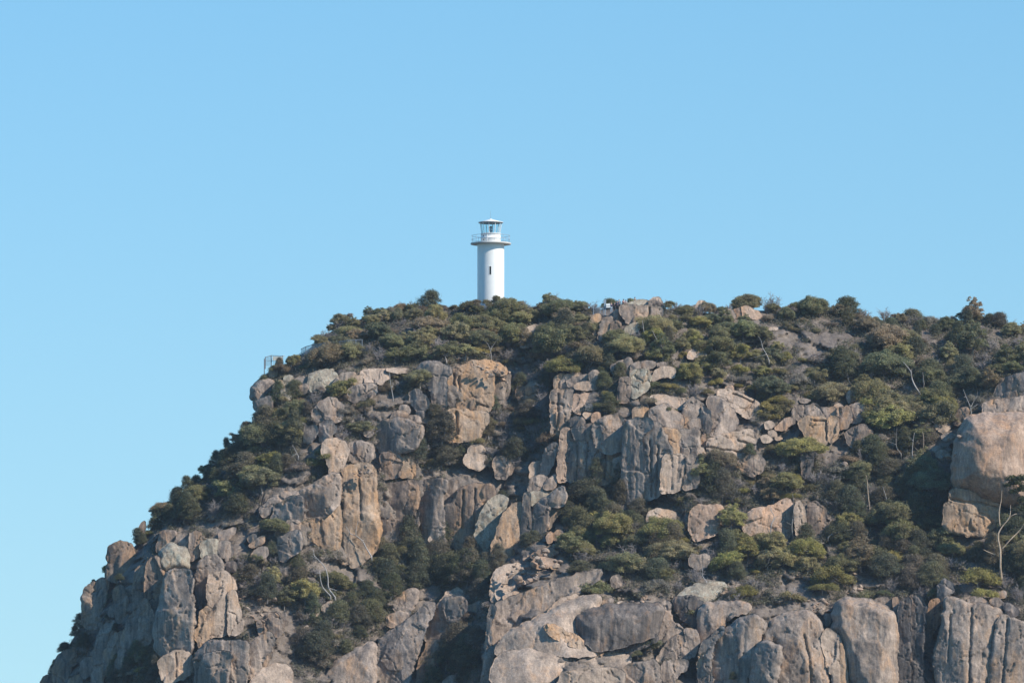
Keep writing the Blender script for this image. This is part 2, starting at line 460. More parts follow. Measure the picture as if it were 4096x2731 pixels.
# ------------------------------------------------------------------ landmarks, used to say where a thing stands
LM = [(1965, 1130, "the lighthouse"), (1085, 1425, "the cliff platform"), (1350, 1385, "the walkway fence"),
      (2440, 1235, "the summit lookout"), (1900, 1540, "the square split block"), (1595, 1750, "the large round boulder"),
      (2130, 1340, "the small rock cone"), (1330, 1815, "the tall white boulder"), (1040, 1560, "the cliff edge hump"),
      (1350, 2130, "the orange split slab"), (1860, 2080, "the streaked cliff face"), (690, 2230, "the perched boulder"),
      (710, 2440, "the tallest grey column"), (480, 2240, "the skyline column"), (2350, 1540, "the layered crag"),
      (2570, 1540, "the lichen crag"), (2650, 1780, "the striped cliff face"), (2930, 1630, "the pointed bright slab"),
      (3290, 1740, "the orange stained face"), (3980, 1780, "the giant tan boulder"), (3880, 2070, "the cracked orange boulder"),
      (3990, 2180, "the white branched gum"), (2180, 2010, "the slanting grey buttress"), (2080, 2330, "the rubble ledge"),
      (2470, 2500, "the streaked dome"), (2180, 2660, "the lower bare dome"), (2950, 2560, "the draped grey buttress"),
      (3200, 2600, "the double buttress"), (3470, 2560, "the smooth grey buttress"), (3640, 2560, "the dark cleft pillars"),
      (3880, 2560, "the corner buttress"), (1600, 2590, "the long leaning slab"), (1790, 2480, "the hanging square slab"),
      (3205, 2060, "the pale pillar"), (2820, 2080, "the square pink block"), (3560, 1620, "the olive gum clump"),
      (880, 2640, "the twin lower columns"), (3020, 1240, "the pink outcrop"), (2580, 1260, "the flat summit outcrop"),
      (1270, 1540, "the lichen topped ledge"), (880, 1950, "the scrubby left flank"), (3800, 1230, "the windswept tree"),
      (3390, 1215, "the skyline dome tree"), (3330, 1350, "the bare gravel patch"), (2430, 2110, "the dark gully trees"),
      (1680, 2290, "the dark hollow trees"), (3350, 2280, "the heath mound")]
def near(px, py):
    best = min(LM, key=lambda q: (q[0] - px) ** 2 + (q[1] - py) ** 2)
    dx, dy = px - best[0], py - best[1]
    if math.hypot(dx, dy) < 28: rel = "beside"
    elif abs(dx) > 1.4 * abs(dy): rel = "left of" if dx < 0 else "right of"
    elif abs(dx) * 1.4 < abs(dy): rel = "above" if dy < 0 else "below"
    else: rel = ("upper " if dy < 0 else "lower ") + ("left of" if dx < 0 else "right of")
    return rel + " " + best[2]

PENDING = []          # (object, description, px): labels are settled at the end so that no two things read alike
def describe(o, text, px, py, cat, group=None):
    o["category"] = cat
    if group: o["group"] = group
    w, nr = text.split(), near(px, py)
    while len(w) + len(nr.split()) > 12 and len(w) > 3: w.pop(len(w) - 3)
    PENDING.append((o, " ".join(w) + " " + nr, px))

ORD = ["leftmost", "second from left", "third from left", "fourth from left", "fifth from left", "sixth from left", "seventh from left",
       "eighth from left", "ninth from left", "tenth from left", "eleventh from left", "twelfth from left"]
def settle_labels():
    by = {}
    for o, t, px in PENDING: by.setdefault(t, []).append((px, o))
    for t, lst in by.items():
        if len(lst) == 1: lst[0][1]["label"] = t; continue
        lst.sort(key=lambda q: q[0])
        n = len(lst)
        for i, (px, o) in enumerate(lst):
            if n == 2: w = ("left one", "right one")[i]
            elif i == n - 1: w = "rightmost"
            elif i < len(ORD): w = ORD[i]
            else: w = "far right"
            o["label"] = t + ", " + w

CROPS = {'2': (900, 1100, 1.96), '3': (2000, 1100, 1.96), '4': (2900, 1100, 1.96), '5': (100, 1900, 1.8867),
         '6': (1200, 1900, 1.8867), '7': (2100, 1900, 1.8867), '8': (2900, 1900, 1.8871), 'A': (1900, 1900, 3.357)}
# crop kind material options | outline | label
ROCK_DATA = """
2 rock_slab blue L=.3 | 1500,745 1570,695 1660,685 1765,745 1728,800 1722,900 1727,1035 1655,1030 1640,960 1600,850 | shaded blue grey rock slab leaning on the left of the square split block
2 rock_block orange R=.7 f=5 D=.5 c=1795,780>1800,900>1795,1060|1930,1080>1980,1000>2060,1040|1830,800>1840,930 | 1728,800 1790,750 1920,690 2050,680 2150,700 2200,730 2203,775 2100,775 2093,1000 2065,1055 1990,1080 1870,1065 1795,1060 1727,1040 | big square granite block, rust stained, split by thin vertical cracks
2 rock_block grey R=.5 | 2105,778 2170,765 2205,785 2200,900 2180,985 2150,1005 2097,1010 | narrow grey upright slab forming the right edge of the square block
2 rock_flake grey | 2208,745 2242,780 2237,900 2215,960 2188,985 2207,900 |
2 rock_ledge pale o=1.2 | 1930,750 1990,735 2080,740 2160,710 2200,730 2150,752 2080,775 1950,777 | thin pale ledge capping the square split block
2 rock_block orange o=.6 c=1815,1075>1812,1280 | 1735,1072 1800,1065 1990,1085 2052,1085 2045,1150 2020,1200 1990,1270 1900,1280 1800,1285 1725,1280 1715,1150 | pale orange block directly under the square split block
2 rock_block dark | 1655,1040 1720,1040 1715,1150 1722,1280 1690,1250 1680,1150 |
2 boulder blue D=.6 o=1.5 f=4 | 1205,1180 1260,1150 1370,1122 1440,1150 1545,1190 1550,1260 1500,1340 1460,1370 1340,1385 1240,1380 1200,1340 1170,1280 | large rounded blue grey boulder with a flat underside, resting on two pillars
2 boulder grey | 1305,1110 1320,1070 1365,1060 1420,1075 1440,1095 1350,1122 1310,1130 |
2 boulder grey | 1365,1045 1385,1020 1430,1025 1455,1060 1440,1085 1400,1075 |
2 boulder grey | 1400,1120 1490,1095 1530,1110 1545,1160 1450,1150 |
2 rock_pillar brown | 1230,1400 1270,1388 1360,1388 1370,1450 1365,1580 1225,1580 | brown grey pillar under the left half of the large round boulder
2 rock_pillar orange | 1374,1388 1465,1382 1475,1450 1480,1580 1372,1580 | orange stained pillar under the right half of the large round boulder
2 boulder pale D=.5 o=1.2 | 770,1330 800,1300 870,1296 930,1310 958,1340 955,1430 930,1490 880,1530 840,1570 830,1480 800,1430 770,1400 | tall white topped boulder standing in the left scrub
2 rock_block grey | 975,1330 1040,1310 1120,1310 1150,1340 1150,1440 1050,1455 1000,1445 965,1400 |
2 boulder blue | 610,1200 650,1178 700,1180 718,1210 700,1270 660,1310 615,1300 |
2 rock_block blue | 740,1160 800,1145 850,1160 860,1220 830,1290 760,1300 735,1250 |
2 rock_outcrop grey f=6 | 690,1060 740,1010 800,980 870,965 885,1000 910,1010 915,1060 900,1120 800,1150 720,1150 690,1110 |
2 boulder grey | 1080,1240 1110,1215 1150,1205 1165,1240 1120,1270 |
2 rock_hump grey D=.6 R=1.3 o=1 | 215,890 240,850 300,825 350,825 385,860 380,900 330,950 290,1000 250,1060 235,980 210,960 | rounded grey knob bulging over the cliff edge on the left skyline
2 rock_slab blue | 240,1000 300,970 350,950 365,1030 330,1090 290,1160 270,1100 |
2 rock_slab grey | 300,1060 360,1040 350,1110 300,1170 270,1200 280,1120 |
2 boulder lichen | 385,850 430,830 470,835 500,870 450,920 400,930 380,900 |
2 boulder lichen | 470,800 510,785 540,810 530,850 490,850 465,830 |
2 boulder lichen | 450,900 500,880 540,900 530,960 480,980 445,950 |
2 rock_block grey f=5 | 530,830 600,800 660,810 660,870 620,900 560,900 530,870 |
2 rock_ledge lichen L=.7 f=5 D=.4 | 665,790 720,760 800,755 870,790 870,850 850,900 780,890 720,910 680,900 660,850 | broad rock ledge with a yellowish lichen top below the platform
2 boulder grey | 560,880 650,850 665,905 600,930 |
2 rock_block grey f=5 | 860,850 900,800 960,770 1020,765 1010,810 960,850 950,900 900,900 860,880 |
2 boulder pale | 985,820 1030,790 1080,790 1100,810 1090,850 1040,860 990,860 |
2 rock_ledge pale L=.9 | 1060,770 1140,740 1250,740 1300,765 1280,810 1220,850 1120,850 1100,810 |
2 rock_ledge pale L=.9 | 1260,740 1330,725 1460,735 1450,760 1330,770 |
2 rock_block grey f=5 | 965,900 1030,870 1140,850 1190,870 1190,920 1130,960 1060,970 1000,990 970,970 |
2 boulder lichen | 340,760 390,735 410,750 400,800 360,800 |
2 boulder lichen | 800,740 850,730 860,750 810,760 |
2 rock_block blue | 1450,920 1500,900 1570,960 1590,1000 1570,1060 1500,1050 1450,990 |
2 rock_block blue | 1500,1064 1560,1064 1560,1125 1510,1125 |
2 boulder pale | 1865,1440 1900,1410 1960,1400 2040,1420 2050,1470 2000,1520 1930,1510 1890,1480 |
2 boulder pale | 1905,1370 1940,1335 1990,1330 2040,1365 2020,1400 1950,1397 1905,1402 |
2 rock_block grey f=5 | 2110,1450 2170,1430 2240,1440 2260,1500 2200,1580 2130,1580 |
3 rock_cone pale o=1 f=5 | 165,530 190,480 215,420 290,408 310,450 345,490 330,540 280,560 230,545 180,560 | small pale cone of rock rising out of the scrub right of the lighthouse
3 rock_pillar orange | 720,340 760,310 790,315 785,380 770,440 740,470 715,400 | orange pillar under the mesh fence of the summit lookout
3 rock_pillar grey | 785,400 830,340 880,320 885,380 860,440 820,470 780,465 | grey pillar below the people at the summit lookout
3 rock_block pale | 895,290 920,270 940,275 945,330 930,360 890,360 |
3 rock_pillar brown | 880,370 945,365 945,440 925,465 870,460 860,440 |
3 rock_outcrop grey D=.3 f=0 o=1 Y=.05 c=1170,260>1165,340 | 955,250 990,235 1080,245 1200,245 1260,260 1270,300 1240,340 1160,360 1080,365 1000,370 975,330 960,290 | flat topped grey summit outcrop with an undercut base right of the lookout
3 rock_ledge lichen L=.8 | 1000,225 1080,195 1160,195 1180,230 1090,245 1010,250 |
3 rock_block pale L=.5 | 1170,205 1200,182 1250,182 1275,215 1262,262 1180,262 | pale boulder topping the summit outcrop against the sky
3 rock_block grey | 945,240 985,215 1010,240 965,270 |
3 boulder lichen | 985,405 1060,378 1150,382 1100,420 1030,460 970,465 |
3 boulder blue | 775,478 820,463 850,472 840,510 780,515 765,490 |
3 rock_block pale L=.4 | 1510,255 1560,205 1600,203 1645,250 1630,275 1530,275 | pale boulder on the skyline between the two summit outcrops
3 rock_block grey f=5 | 1700,330 1740,290 1820,265 1840,330 1830,365 1760,370 1720,360 |
3 rock_block brown | 1830,272 1890,260 1910,330 1850,342 |
3 rock_outcrop pink f=6 | 1895,260 1930,238 1990,270 2040,310 2080,350 2000,342 1920,322 | pink sloping summit outcrop on the right skyline
3 boulder grey | 1640,330 1690,330 1690,365 1645,365 |
3 rock_ledge pale L=.9 | 2040,415 2180,408 2180,430 2050,435 |
3 rock_ledge pale L=.8 | 640,620 740,590 830,600 830,640 700,650 |
3 rock_ledge pale L=.8 | 1470,610 1580,575 1620,580 1610,640 1480,650 |
3 rock_block grey f=5 | 880,720 930,680 1010,660 1030,690 1020,760 1015,795 940,800 900,770 |
3 rock_pillar brown | 940,803 1015,798 1020,960 1000,1000 930,990 930,900 |
3 rock_block grey | 1033,700 1095,680 1100,740 1060,760 1022,800 |
3 rock_outcrop lichen D=.4 f=5 o=.8 | 1030,790 1070,748 1150,743 1175,790 1165,880 1120,930 1040,950 1022,880 | lichen spotted pale crag beside a dark vertical cleft
3 rock_block grey | 1104,680 1150,665 1220,690 1200,720 1150,740 1108,737 |
3 boulder pale | 1190,800 1220,740 1290,720 1370,745 1350,800 1270,780 1200,840 |
3 boulder grey | 1345,790 1390,715 1490,710 1510,740 1420,790 1380,820 |
3 boulder grey | 1230,690 1300,680 1310,710 1240,720 |
3 rock_block orange | 430,800 470,780 510,785 480,840 470,920 430,910 |
3 rock_block grey | 475,840 510,788 555,772 530,840 520,880 480,885 |
3 rock_ledge grey D=.4 | 525,835 560,812 640,790 700,778 700,830 580,855 540,875 | long flat topped block, top layer of the layered crag
3 rock_block grey | 703,762 760,745 780,770 770,830 706,832 |
3 rock_ledge pale D=.4 | 580,872 620,845 700,837 760,842 790,870 740,900 640,900 590,892 | rounded middle layer of the layered crag
3 rock_ledge pale | 550,770 620,755 640,780 560,800 |
3 cliff_slab grey f=5 L=.15 o=.6 c=410,1000>470,1010>500,1020|455,930>460,1100>430,1230 | 405,920 480,900 560,890 545,1000 540,1120 520,1200 460,1240 410,1280 410,1100 | grey cliff slab with stepped joints under the layered crag
3 rock_ledge pink L=.6 f=5 | 545,970 620,940 720,930 740,960 680,1000 640,1080 590,1060 550,1020 |
3 rock_block blue | 560,1120 640,1110 660,1150 640,1190 560,1190 545,1150 |
3 boulder blue | 670,1020 700,1005 730,1030 710,1060 680,1050 |
3 boulder pale | 650,1080 720,1080 730,1110 680,1130 |
3 boulder pink | 720,1095 780,1080 800,1130 760,1160 725,1150 |
3 boulder grey | 900,1080 960,1082 1020,1075 1010,1110 910,1107 |
3 cliff_slab pink L=.12 | 490,1200 555,1195 550,1330 530,1450 520,1620 450,1620 460,1400 |
3 cliff_slab blue L=.12 | 562,1200 660,1187 650,1280 582,1282 |
3 cliff_slab blue L=.12 c=600,1290>610,1450>600,1600|690,1310>680,1500>690,1600 | 535,1292 660,1287 740,1320 770,1380 752,1620 530,1620 525,1450 |
3 cliff_slab brown L=.12 | 667,1182 730,1162 740,1250 690,1290 655,1272 |
3 cliff_slab grey L=.1 D=.5 o=.5 f=4 | 742,1162 840,1120 960,1115 975,1200 970,1300 940,1370 850,1380 780,1350 745,1280 | rounded grey slab bulging from the cliff left of the striped face
3 cliff_slab brown L=.12 c=830,1390>820,1600 | 755,1384 900,1382 960,1362 970,1440 885,1480 878,1620 755,1620 |
3 cliff_slab grey L=.1 | 884,1444 960,1424 970,1480 962,1580 882,1580 |
3 cliff_slab blue R=.6 L=.08 o=.8 f=2 k=.16 c=1010,1200>1000,1400>1010,1700|1064,1190>1070,1400>1062,1740 | 980,1160 1060,1140 1170,1130 1190,1170 1110,1230 1100,1330 1110,1740 1080,1770 985,1770 965,1400 | tall striped cliff face of narrow grey vertical ribs
3 cliff_slab blue L=.1 D=.6 o=1.2 f=3 c=1180,1300>1190,1740|1240,1340>1225,1740 | 1108,1232 1150,1187 1210,1165 1260,1200 1305,1290 1338,1400 1282,1430 1275,1600 1270,1690 1215,1740 1120,1740 1105,1400 | bulging dark blue grey cliff face right of the striped ribs
3 cliff_slab orange L=.15 o=1.2 | 1290,1210 1340,1205 1405,1212 1405,1290 1398,1398 1345,1403 1312,1290 | sunlit orange cliff panel above a level crack
3 cliff_slab grey L=.15 o=1.2 | 1413,1212 1560,1207 1555,1330 1550,1405 1404,1402 1413,1290 | square grey cliff panel right of the sunlit orange panel
3 cliff_slab pale L=.1 o=1.3 k=.25 c=1350,1430>1345,1680|1400,1420>1390,1600 | 1288,1417 1400,1412 1465,1417 1460,1580 1420,1660 1350,1690 1272,1690 1280,1550 | pale orange streaked cliff panel under the level crack
3 cliff_slab grey L=.1 o=1.2 | 1470,1417 1550,1417 1550,1650 1440,1680 1463,1580 |
3 cliff_slab grey L=.5 f=4 o=1 | 1190,1045 1280,1022 1330,1032 1390,1092 1440,1132 1420,1200 1290,1202 1220,1162 1180,1110 |
3 rock_block pale | 1320,1137 1370,1125 1430,1132 1425,1165 1340,1167 |
3 rock_block pale | 1317,1170 1420,1170 1410,1202 1322,1202 |
3 cliff_slab grey L=.3 f=4 | 1440,1062 1480,980 1520,960 1560,1010 1588,1032 1578,1110 1500,1150 1432,1200 |
3 cliff_slab grey L=.2 | 1500,1135 1570,1122 1575,1202 1432,1205 |
3 rock_ledge pale L=1.1 o=1 | 1180,955 1280,945 1400,970 1470,975 1440,1030 1400,1050 1330,1022 1230,1012 | light pinkish level ledge above the striped cliff face
3 boulder orange | 1045,1050 1090,1030 1165,1050 1160,1100 1110,1130 1050,1130 1040,1090 |
3 rock_slab pale L=.7 D=.3 o=1.2 c=1900,1080>1960,1030>1990,990|1820,930>1900,960>1980,1000 | 1720,925 1780,910 1850,930 1960,980 2020,1000 2000,1090 1940,1120 1890,1080 1850,1050 1780,1000 | bright sunlit slab, apex of the triangular crag, with a branching crack
3 rock_slab grey L=.45 D=.5 o=1 f=4 | 1652,1060 1640,970 1718,960 1760,1000 1820,1060 1850,1120 1840,1180 1790,1240 1642,1240 1655,1150 | grey curved slab below the pointed bright slab
3 cliff_slab blue L=.15 | 1592,1022 1645,1060 1655,1150 1638,1250 1590,1230 1580,1110 |
3 rock_block pale R=.6 L=.25 o=1 f=5 c=1630,1350>1750,1370>1900,1390>1990,1380|1860,1290>1920,1320>1990,1330|1750,1410>1830,1420>1900,1470 | 1630,1300 1740,1260 1860,1245 1970,1210 1990,1270 2000,1380 1920,1430 1820,1437 1700,1437 1650,1422 | pale block crossed by long slanting cracks, base of the triangular crag
3 rock_block orange L=.3 | 1650,1462 1700,1434 1830,1446 1880,1480 1850,1510 1760,1500 1650,1512 |
3 rock_pillar pale | 1560,1420 1580,1350 1620,1420 1645,1520 1640,1600 1555,1600 | pale sharp pointed pillar in front of the triangular crag
3 rock_block grey | 1585,1252 1615,1242 1620,1320 1600,1360 1580,1330 |
3 boulder grey f=4 | 1880,1470 1960,1420 2030,1410 2060,1460 2060,1540 1960,1560 1890,1530 |
3 boulder pink o=2 | 1765,880 1790,865 1830,870 1835,895 1815,912 1790,907 | small red boulder perched on top of the pointed bright slab
3 rock_pillar blue L=.05 o=.8 | 375,1340 400,1320 445,1335 450,1370 430,1430 400,1500 370,1560 320,1555 340,1470 355,1400 | leaning blue grey pillar stone in the gully
3 rock_block pale | 240,1500 260,1470 320,1450 345,1465 325,1550 260,1590 235,1590 |
3 rock_block brown L=.15 | 140,900 220,865 320,860 310,960 250,1000 170,1020 140,960 |
3 boulder grey | 215,850 260,835 320,840 290,870 240,880 |
4 boulder pink S=1 R=2.6 L=.2 D=.9 o=2 f=-1 Y=.1 | 1890,1130 1950,1110 2050,1095 2250,1090 2400,1100 2430,1300 2420,1830 2330,1820 2215,1795 2080,1755 1965,1715 1825,1672 1785,1625 1788,1510 1810,1350 1840,1230 | giant smooth tan boulder filling the right edge
4 rock_ledge grey L=.5 o=1 | 2030,1010 2080,1000 2200,980 2344,950 2420,950 2420,1085 2150,1088 2110,1093 2025,1100 | long grey slab lying on the giant tan boulder
4 rock_block blue o=.5 f=4 | 2110,960 2150,880 2200,820 2280,790 2420,770 2420,940 2300,920 2200,960 2120,980 | blue grey block topmost of the right edge stack
4 boulder brown o=.8 | 1785,1150 1810,1100 1850,1040 1900,1040 1910,1080 1880,1140 1830,1180 |
4 boulder pale | 1650,1160 1690,1135 1750,1155 1760,1190 1720,1235 1660,1200 |
4 boulder grey | 1700,1260 1740,1235 1800,1245 1820,1280 1780,1300 1710,1290 |
4 boulder pale | 1620,1360 1660,1340 1700,1370 1660,1400 |
4 boulder grey | 1650,1400 1690,1367 1740,1390 1760,1440 1720,1460 |
4 boulder grey | 1630,1480 1660,1457 1700,1470 1700,1510 1650,1510 |
4 boulder pink | 1410,1490 1460,1475 1510,1500 1490,1530 1430,1530 |
4 boulder grey o=.8 | 955,935 990,910 1060,905 1080,930 1050,980 990,1000 960,970 | grey wedge shaped boulder in the heath above the orange stained face
4 rock_ledge grey L=.8 | 580,980 620,965 680,980 640,1000 590,1000 |
4 boulder pale | 855,1030 890,1005 935,1030 920,1050 860,1055 |
4 cliff_slab grey L=.3 f=5 | 560,1035 680,1022 780,1042 860,1055 868,1115 790,1140 720,1100 640,1110 590,1150 560,1110 |
4 cliff_slab orange L=.15 f=5 o=.6 c=700,1140>760,1150>800,1150|790,1160>795,1300 | 590,1155 660,1115 720,1120 795,1150 806,1200 795,1310 750,1330 690,1320 640,1250 600,1200 | orange stained granite face with a curved ledge line
4 cliff_slab orange L=.15 | 803,1120 868,1118 890,1130 880,1270 820,1310 812,1200 |
4 cliff_slab brown L=.2 | 880,1050 970,1030 985,1100 960,1200 895,1200 |
4 cliff_slab grey L=.25 | 978,1022 1100,1010 1100,1090 1060,1140 990,1160 988,1080 |
4 cliff_slab brown L=.3 f=5 | 970,1230 1080,1180 1160,1250 1150,1340 1020,1350 960,1310 |
4 boulder pink | 400,1190 470,1130 525,1110 525,1180 440,1210 400,1205 |
4 boulder pale | 310,1160 350,1135 390,1165 370,1200 330,1210 |
4 boulder pale | 330,1222 390,1217 410,1260 360,1270 |
4 boulder pale | 285,1260 340,1255 385,1285 340,1305 290,1310 |
4 rock_slab pale | 390,1277 440,1265 455,1280 410,1295 |
4 rock_pillar grey | 525,1060 550,1030 555,1160 530,1170 |
4 rock_slab dark o=.8 | 610,1400 630,1340 670,1350 720,1400 690,1420 660,1580 610,1580 | dark leaning slab with a sunlit right edge below the orange stained face
4 boulder pink | 925,1480 980,1475 995,1495 950,1510 |
4 boulder pale | 1940,410 1990,395 2040,410 2040,430 1970,425 |
4 boulder pink | 2180,440 2230,430 2270,445 2230,460 |
5 rock_column brown R=1 L=.05 o=.5 | 640,560 670,525 740,515 810,540 815,620 790,740 690,800 620,780 635,640 | square topped brown grey column on the left skyline
5 rock_column grey R=.9 L=.05 o=.5 | 450,870 490,830 560,800 620,783 620,850 590,950 570,1100 520,1150 450,1130 445,1000 | broad grey column at the left skyline, lower than the square one
5 rock_block brown | 670,860 720,832 760,850 760,910 700,950 670,920 |
5 rock_block grey | 640,1000 700,960 760,920 770,1000 740,1100 700,1110 690,1040 640,1060 |
5 rock_column grey L=.08 | 830,740 870,690 915,680 910,850 880,950 820,1020 815,880 |
5 rock_column brown L=.08 o=.4 | 927,660 960,620 1005,615 1015,700 1050,760 1040,850 1010,950 990,1060 940,1050 912,930 |
5 boulder lichen S=1 R=1.5 D=.8 o=2.2 | 1005,620 1040,570 1100,520 1160,540 1225,580 1230,690 1190,705 1100,705 1060,740 1030,720 1010,670 | big rounded boulder perched on top of the tallest grey column
5 rock_column blue R=1.4 L=.06 D=.7 o=1.5 f=3 c=1180,980>1150,1010 | 1060,780 1090,730 1200,714 1250,722 1255,850 1265,1100 1255,1300 1250,1338 1130,1320 1020,1380 985,1280 985,1150 1010,1000 1040,870 | tallest grey granite column on the left cliff, under the perched boulder
5 rock_block pale L=.05 o=1.2 c=1135,1340>1145,1520 | 1020,1392 1130,1332 1250,1347 1250,1500 1170,1520 1100,1560 1040,1530 | pale orange broken foot of the tallest grey column
5 rock_column brown | 1025,440 1060,420 1135,425 1140,470 1110,520 1040,570 1000,580 1010,500 |
5 rock_block grey | 1150,460 1190,430 1238,430 1248,540 1232,580 1160,535 1130,520 |
5 rock_column grey | 1244,440 1290,425 1330,430 1335,530 1310,620 1252,640 1244,580 |
5 boulder lichen | 1330,520 1370,495 1420,488 1460,510 1455,580 1400,620 1330,620 |
5 rock_column grey R=.9 L=.06 o=.7 | 1320,650 1370,615 1440,622 1480,640 1485,730 1440,800 1390,900 1380,990 1310,990 1300,880 1305,740 |
5 rock_block grey | 1470,510 1530,495 1575,530 1560,600 1520,640 1480,600 |
5 boulder blue | 1505,680 1540,650 1590,655 1598,690 1580,730 1530,730 |
5 rock_column pale L=.08 o=.5 D=.5 | 1400,770 1450,740 1525,735 1545,800 1548,870 1536,960 1530,1100 1530,1190 1480,1200 1400,1220 1405,1080 1390,900 |
5 rock_column pale L=.08 o=.5 | 1540,880 1580,870 1605,930 1640,1100 1645,1170 1590,1200 1540,1200 1537,1000 |
5 rock_flake pale | 1555,760 1590,800 1600,860 1570,860 |
5 rock_pillar orange | 1325,1040 1370,995 1400,1010 1400,1100 1380,1240 1330,1310 1300,1250 1280,1170 1320,1150 |
5 rock_column blue R=1 L=.1 o=.3 | 1350,1290 1400,1262 1530,1260 1620,1255 1670,1280 1675,1400 1660,1600 1290,1600 1290,1360 | rear one of the twin lower columns, broad and grey
5 rock_column blue R=1 L=.1 o=1.8 | 1350,1380 1430,1340 1540,1340 1540,1440 1510,1600 1310,1600 1330,1470 | front one of the twin lower columns, with a slanting top edge
5 rock_column grey L=.15 | 1710,1270 1770,1230 1850,1200 1870,1260 1830,1310 1790,1400 1740,1500 1690,1540 1690,1350 |
5 rock_column grey | 1760,1350 1800,1340 1860,1340 1830,1410 1800,1470 1770,1460 |
5 rock_block grey | 1760,1110 1830,1060 1910,1040 1930,1100 1928,1200 1880,1210 1860,1190 1780,1190 |
5 boulder grey | 1935,1035 1978,1035 1975,1130 1940,1150 |
5 rock_dome pale L=.6 | 1700,1600 1760,1490 1850,1440 1960,1430 2020,1500 2000,1600 |
5 rock_column blue L=.12 | 840,1010 870,990 870,1080 850,1250 830,1380 740,1500 680,1500 720,1300 770,1130 |
5 rock_column grey L=.12 | 880,960 905,935 940,1000 960,1060 970,1150 930,1250 870,1380 840,1390 858,1200 876,1080 |
5 rock_column grey L=.15 | 570,1200 620,1120 680,1110 670,1180 620,1280 600,1400 530,1480 520,1350 |
5 rock_slab grey L=.15 | 610,1300 680,1210 740,1190 720,1290 690,1420 640,1520 600,1480 |
5 rock_column blue L=.12 | 430,1420 460,1385 520,1380 510,1480 440,1540 420,1500 |
5 rock_column brown L=.15 | 230,1420 280,1350 390,1310 380,1400 330,1440 320,1540 220,1600 |
5 rock_block brown | 110,1590 150,1520 220,1500 215,1600 |
5 rock_block grey | 340,1540 420,1500 420,1600 330,1600 |
5 rock_block grey | 510,1480 600,1420 590,1600 500,1600 |
5 rock_column brown | 870,370 905,345 910,420 880,490 840,530 845,440 |
5 rock_slab grey L=.4 | 1800,240 1860,180 1990,130 2050,140 2050,165 1960,200 1890,238 1800,310 1780,280 |
5 rock_slab blue L=.2 | 1892,245 1970,195 2080,155 2090,280 2070,330 2000,340 1940,400 1880,420 1872,330 |
5 boulder grey | 1890,450 1940,402 2010,342 2060,342 2070,410 2000,438 1920,480 |
5 rock_block blue | 1910,482 2000,444 2075,432 2080,540 2040,580 1950,640 1910,560 |
5 boulder blue | 1680,470 1740,440 1750,470 1690,510 |
5 boulder grey | 1710,600 1780,537 1830,560 1820,620 1730,640 |
5 boulder grey | 1690,530 1760,480 1810,450 1790,510 1720,545 |
5 rock_slab grey L=.6 | 1465,440 1590,395 1580,450 1520,490 1470,485 |
6 rock_slab grey R=1 L=.15 D=.5 o=1 f=3 | -20,160 60,95 150,50 230,0 300,-10 298,100 285,195 235,258 160,313 60,353 0,345 | grey rounded slab with a curved lower edge on the orange split slab
6 rock_slab orange L=.05 o=.2 f=4 | 15,368 100,352 235,280 298,210 305,350 290,500 280,600 200,560 100,470 50,420 | bright orange lower half of the split slab beneath the curved crack
6 rock_slab orange R=1.1 L=.08 D=.6 o=1.2 f=3 c=440,-40>450,150>460,330 | 338,-40 380,-60 440,-70 530,-78 556,-40 560,100 590,300 605,430 560,560 520,600 420,690 310,640 322,450 342,250 333,100 | tallest orange split slab, its right side grey, a dark crack to its left
6 cliff_slab brown L=.06 | 655,90 720,70 860,50 890,100 886,225 830,300 780,460 700,490 650,480 650,300 |
6 rock_block dark | 600,300 645,300 650,440 620,460 605,400 |
6 cliff_slab blue R=1 L=.1 D=.5 | 905,210 920,120 960,50 1050,38 1112,38 1078,130 1072,300 1085,420 1098,500 950,510 893,500 884,350 |
6 cliff_slab blue | 820,300 884,232 886,470 830,500 770,490 |
6 cliff_slab grey | 1092,130 1130,50 1190,30 1198,95 1160,190 1100,240 1086,180 |
6 cliff_slab brown R=.8 L=.03 D=.4 o=.4 f=3 c=1230,120>1220,400|1320,110>1310,400 | 1200,110 1250,90 1460,70 1470,130 1420,200 1370,278 1338,440 1338,540 1200,560 1120,500 1094,400 1104,250 1160,200 | dark streaked brown cliff face in the centre of the hollow
6 cliff_slab lichen L=.2 | 1372,285 1440,195 1500,150 1560,190 1530,300 1450,450 1400,580 1350,590 1342,450 |
6 cliff_slab orange L=.2 f=5 | 1533,312 1600,240 1680,210 1670,330 1640,470 1620,560 1580,650 1500,640 1452,590 1460,540 | slanting orange cliff slab at the right end of the hollow
6 cliff_slab blue L=.1 | 1690,140 1738,122 1738,250 1738,418 1670,470 1680,300 |
6 cliff_slab blue R=1 L=.15 D=.6 o=1 f=2 | 1780,250 1820,200 1960,112 1990,92 2005,200 1960,226 1885,232 1862,300 1858,400 1830,430 1742,420 1747,330 | slanting grey buttress with a sharp upper corner in the middle of the cliff
6 rock_flake orange o=1 | 1885,238 1940,214 1975,260 1940,300 1890,370 1862,398 1865,300 |
6 rock_block grey o=1 | 1740,30 1830,0 1860,20 1820,90 1750,120 1730,110 | square grey block sitting on the slanting grey buttress
6 rock_block grey o=.8 | 1842,90 1890,20 1935,0 1935,90 1870,105 |
6 rock_ledge lichen L=.5 | 1745,132 1850,113 1945,110 1850,190 1780,240 1742,200 |
6 boulder pale | 965,480 1020,430 1080,450 1100,500 990,520 |
6 boulder pale | 2065,90 2110,50 2170,60 2170,100 2100,120 |
6 boulder grey | 2050,170 2090,130 2130,140 2120,190 2060,190 |
6 boulder pink | 1860,460 1900,420 1910,500 1870,520 |
6 boulder grey | 1912,450 1960,410 1995,440 1950,490 1917,485 |
6 boulder grey | 1900,522 1950,512 1960,545 1905,545 |
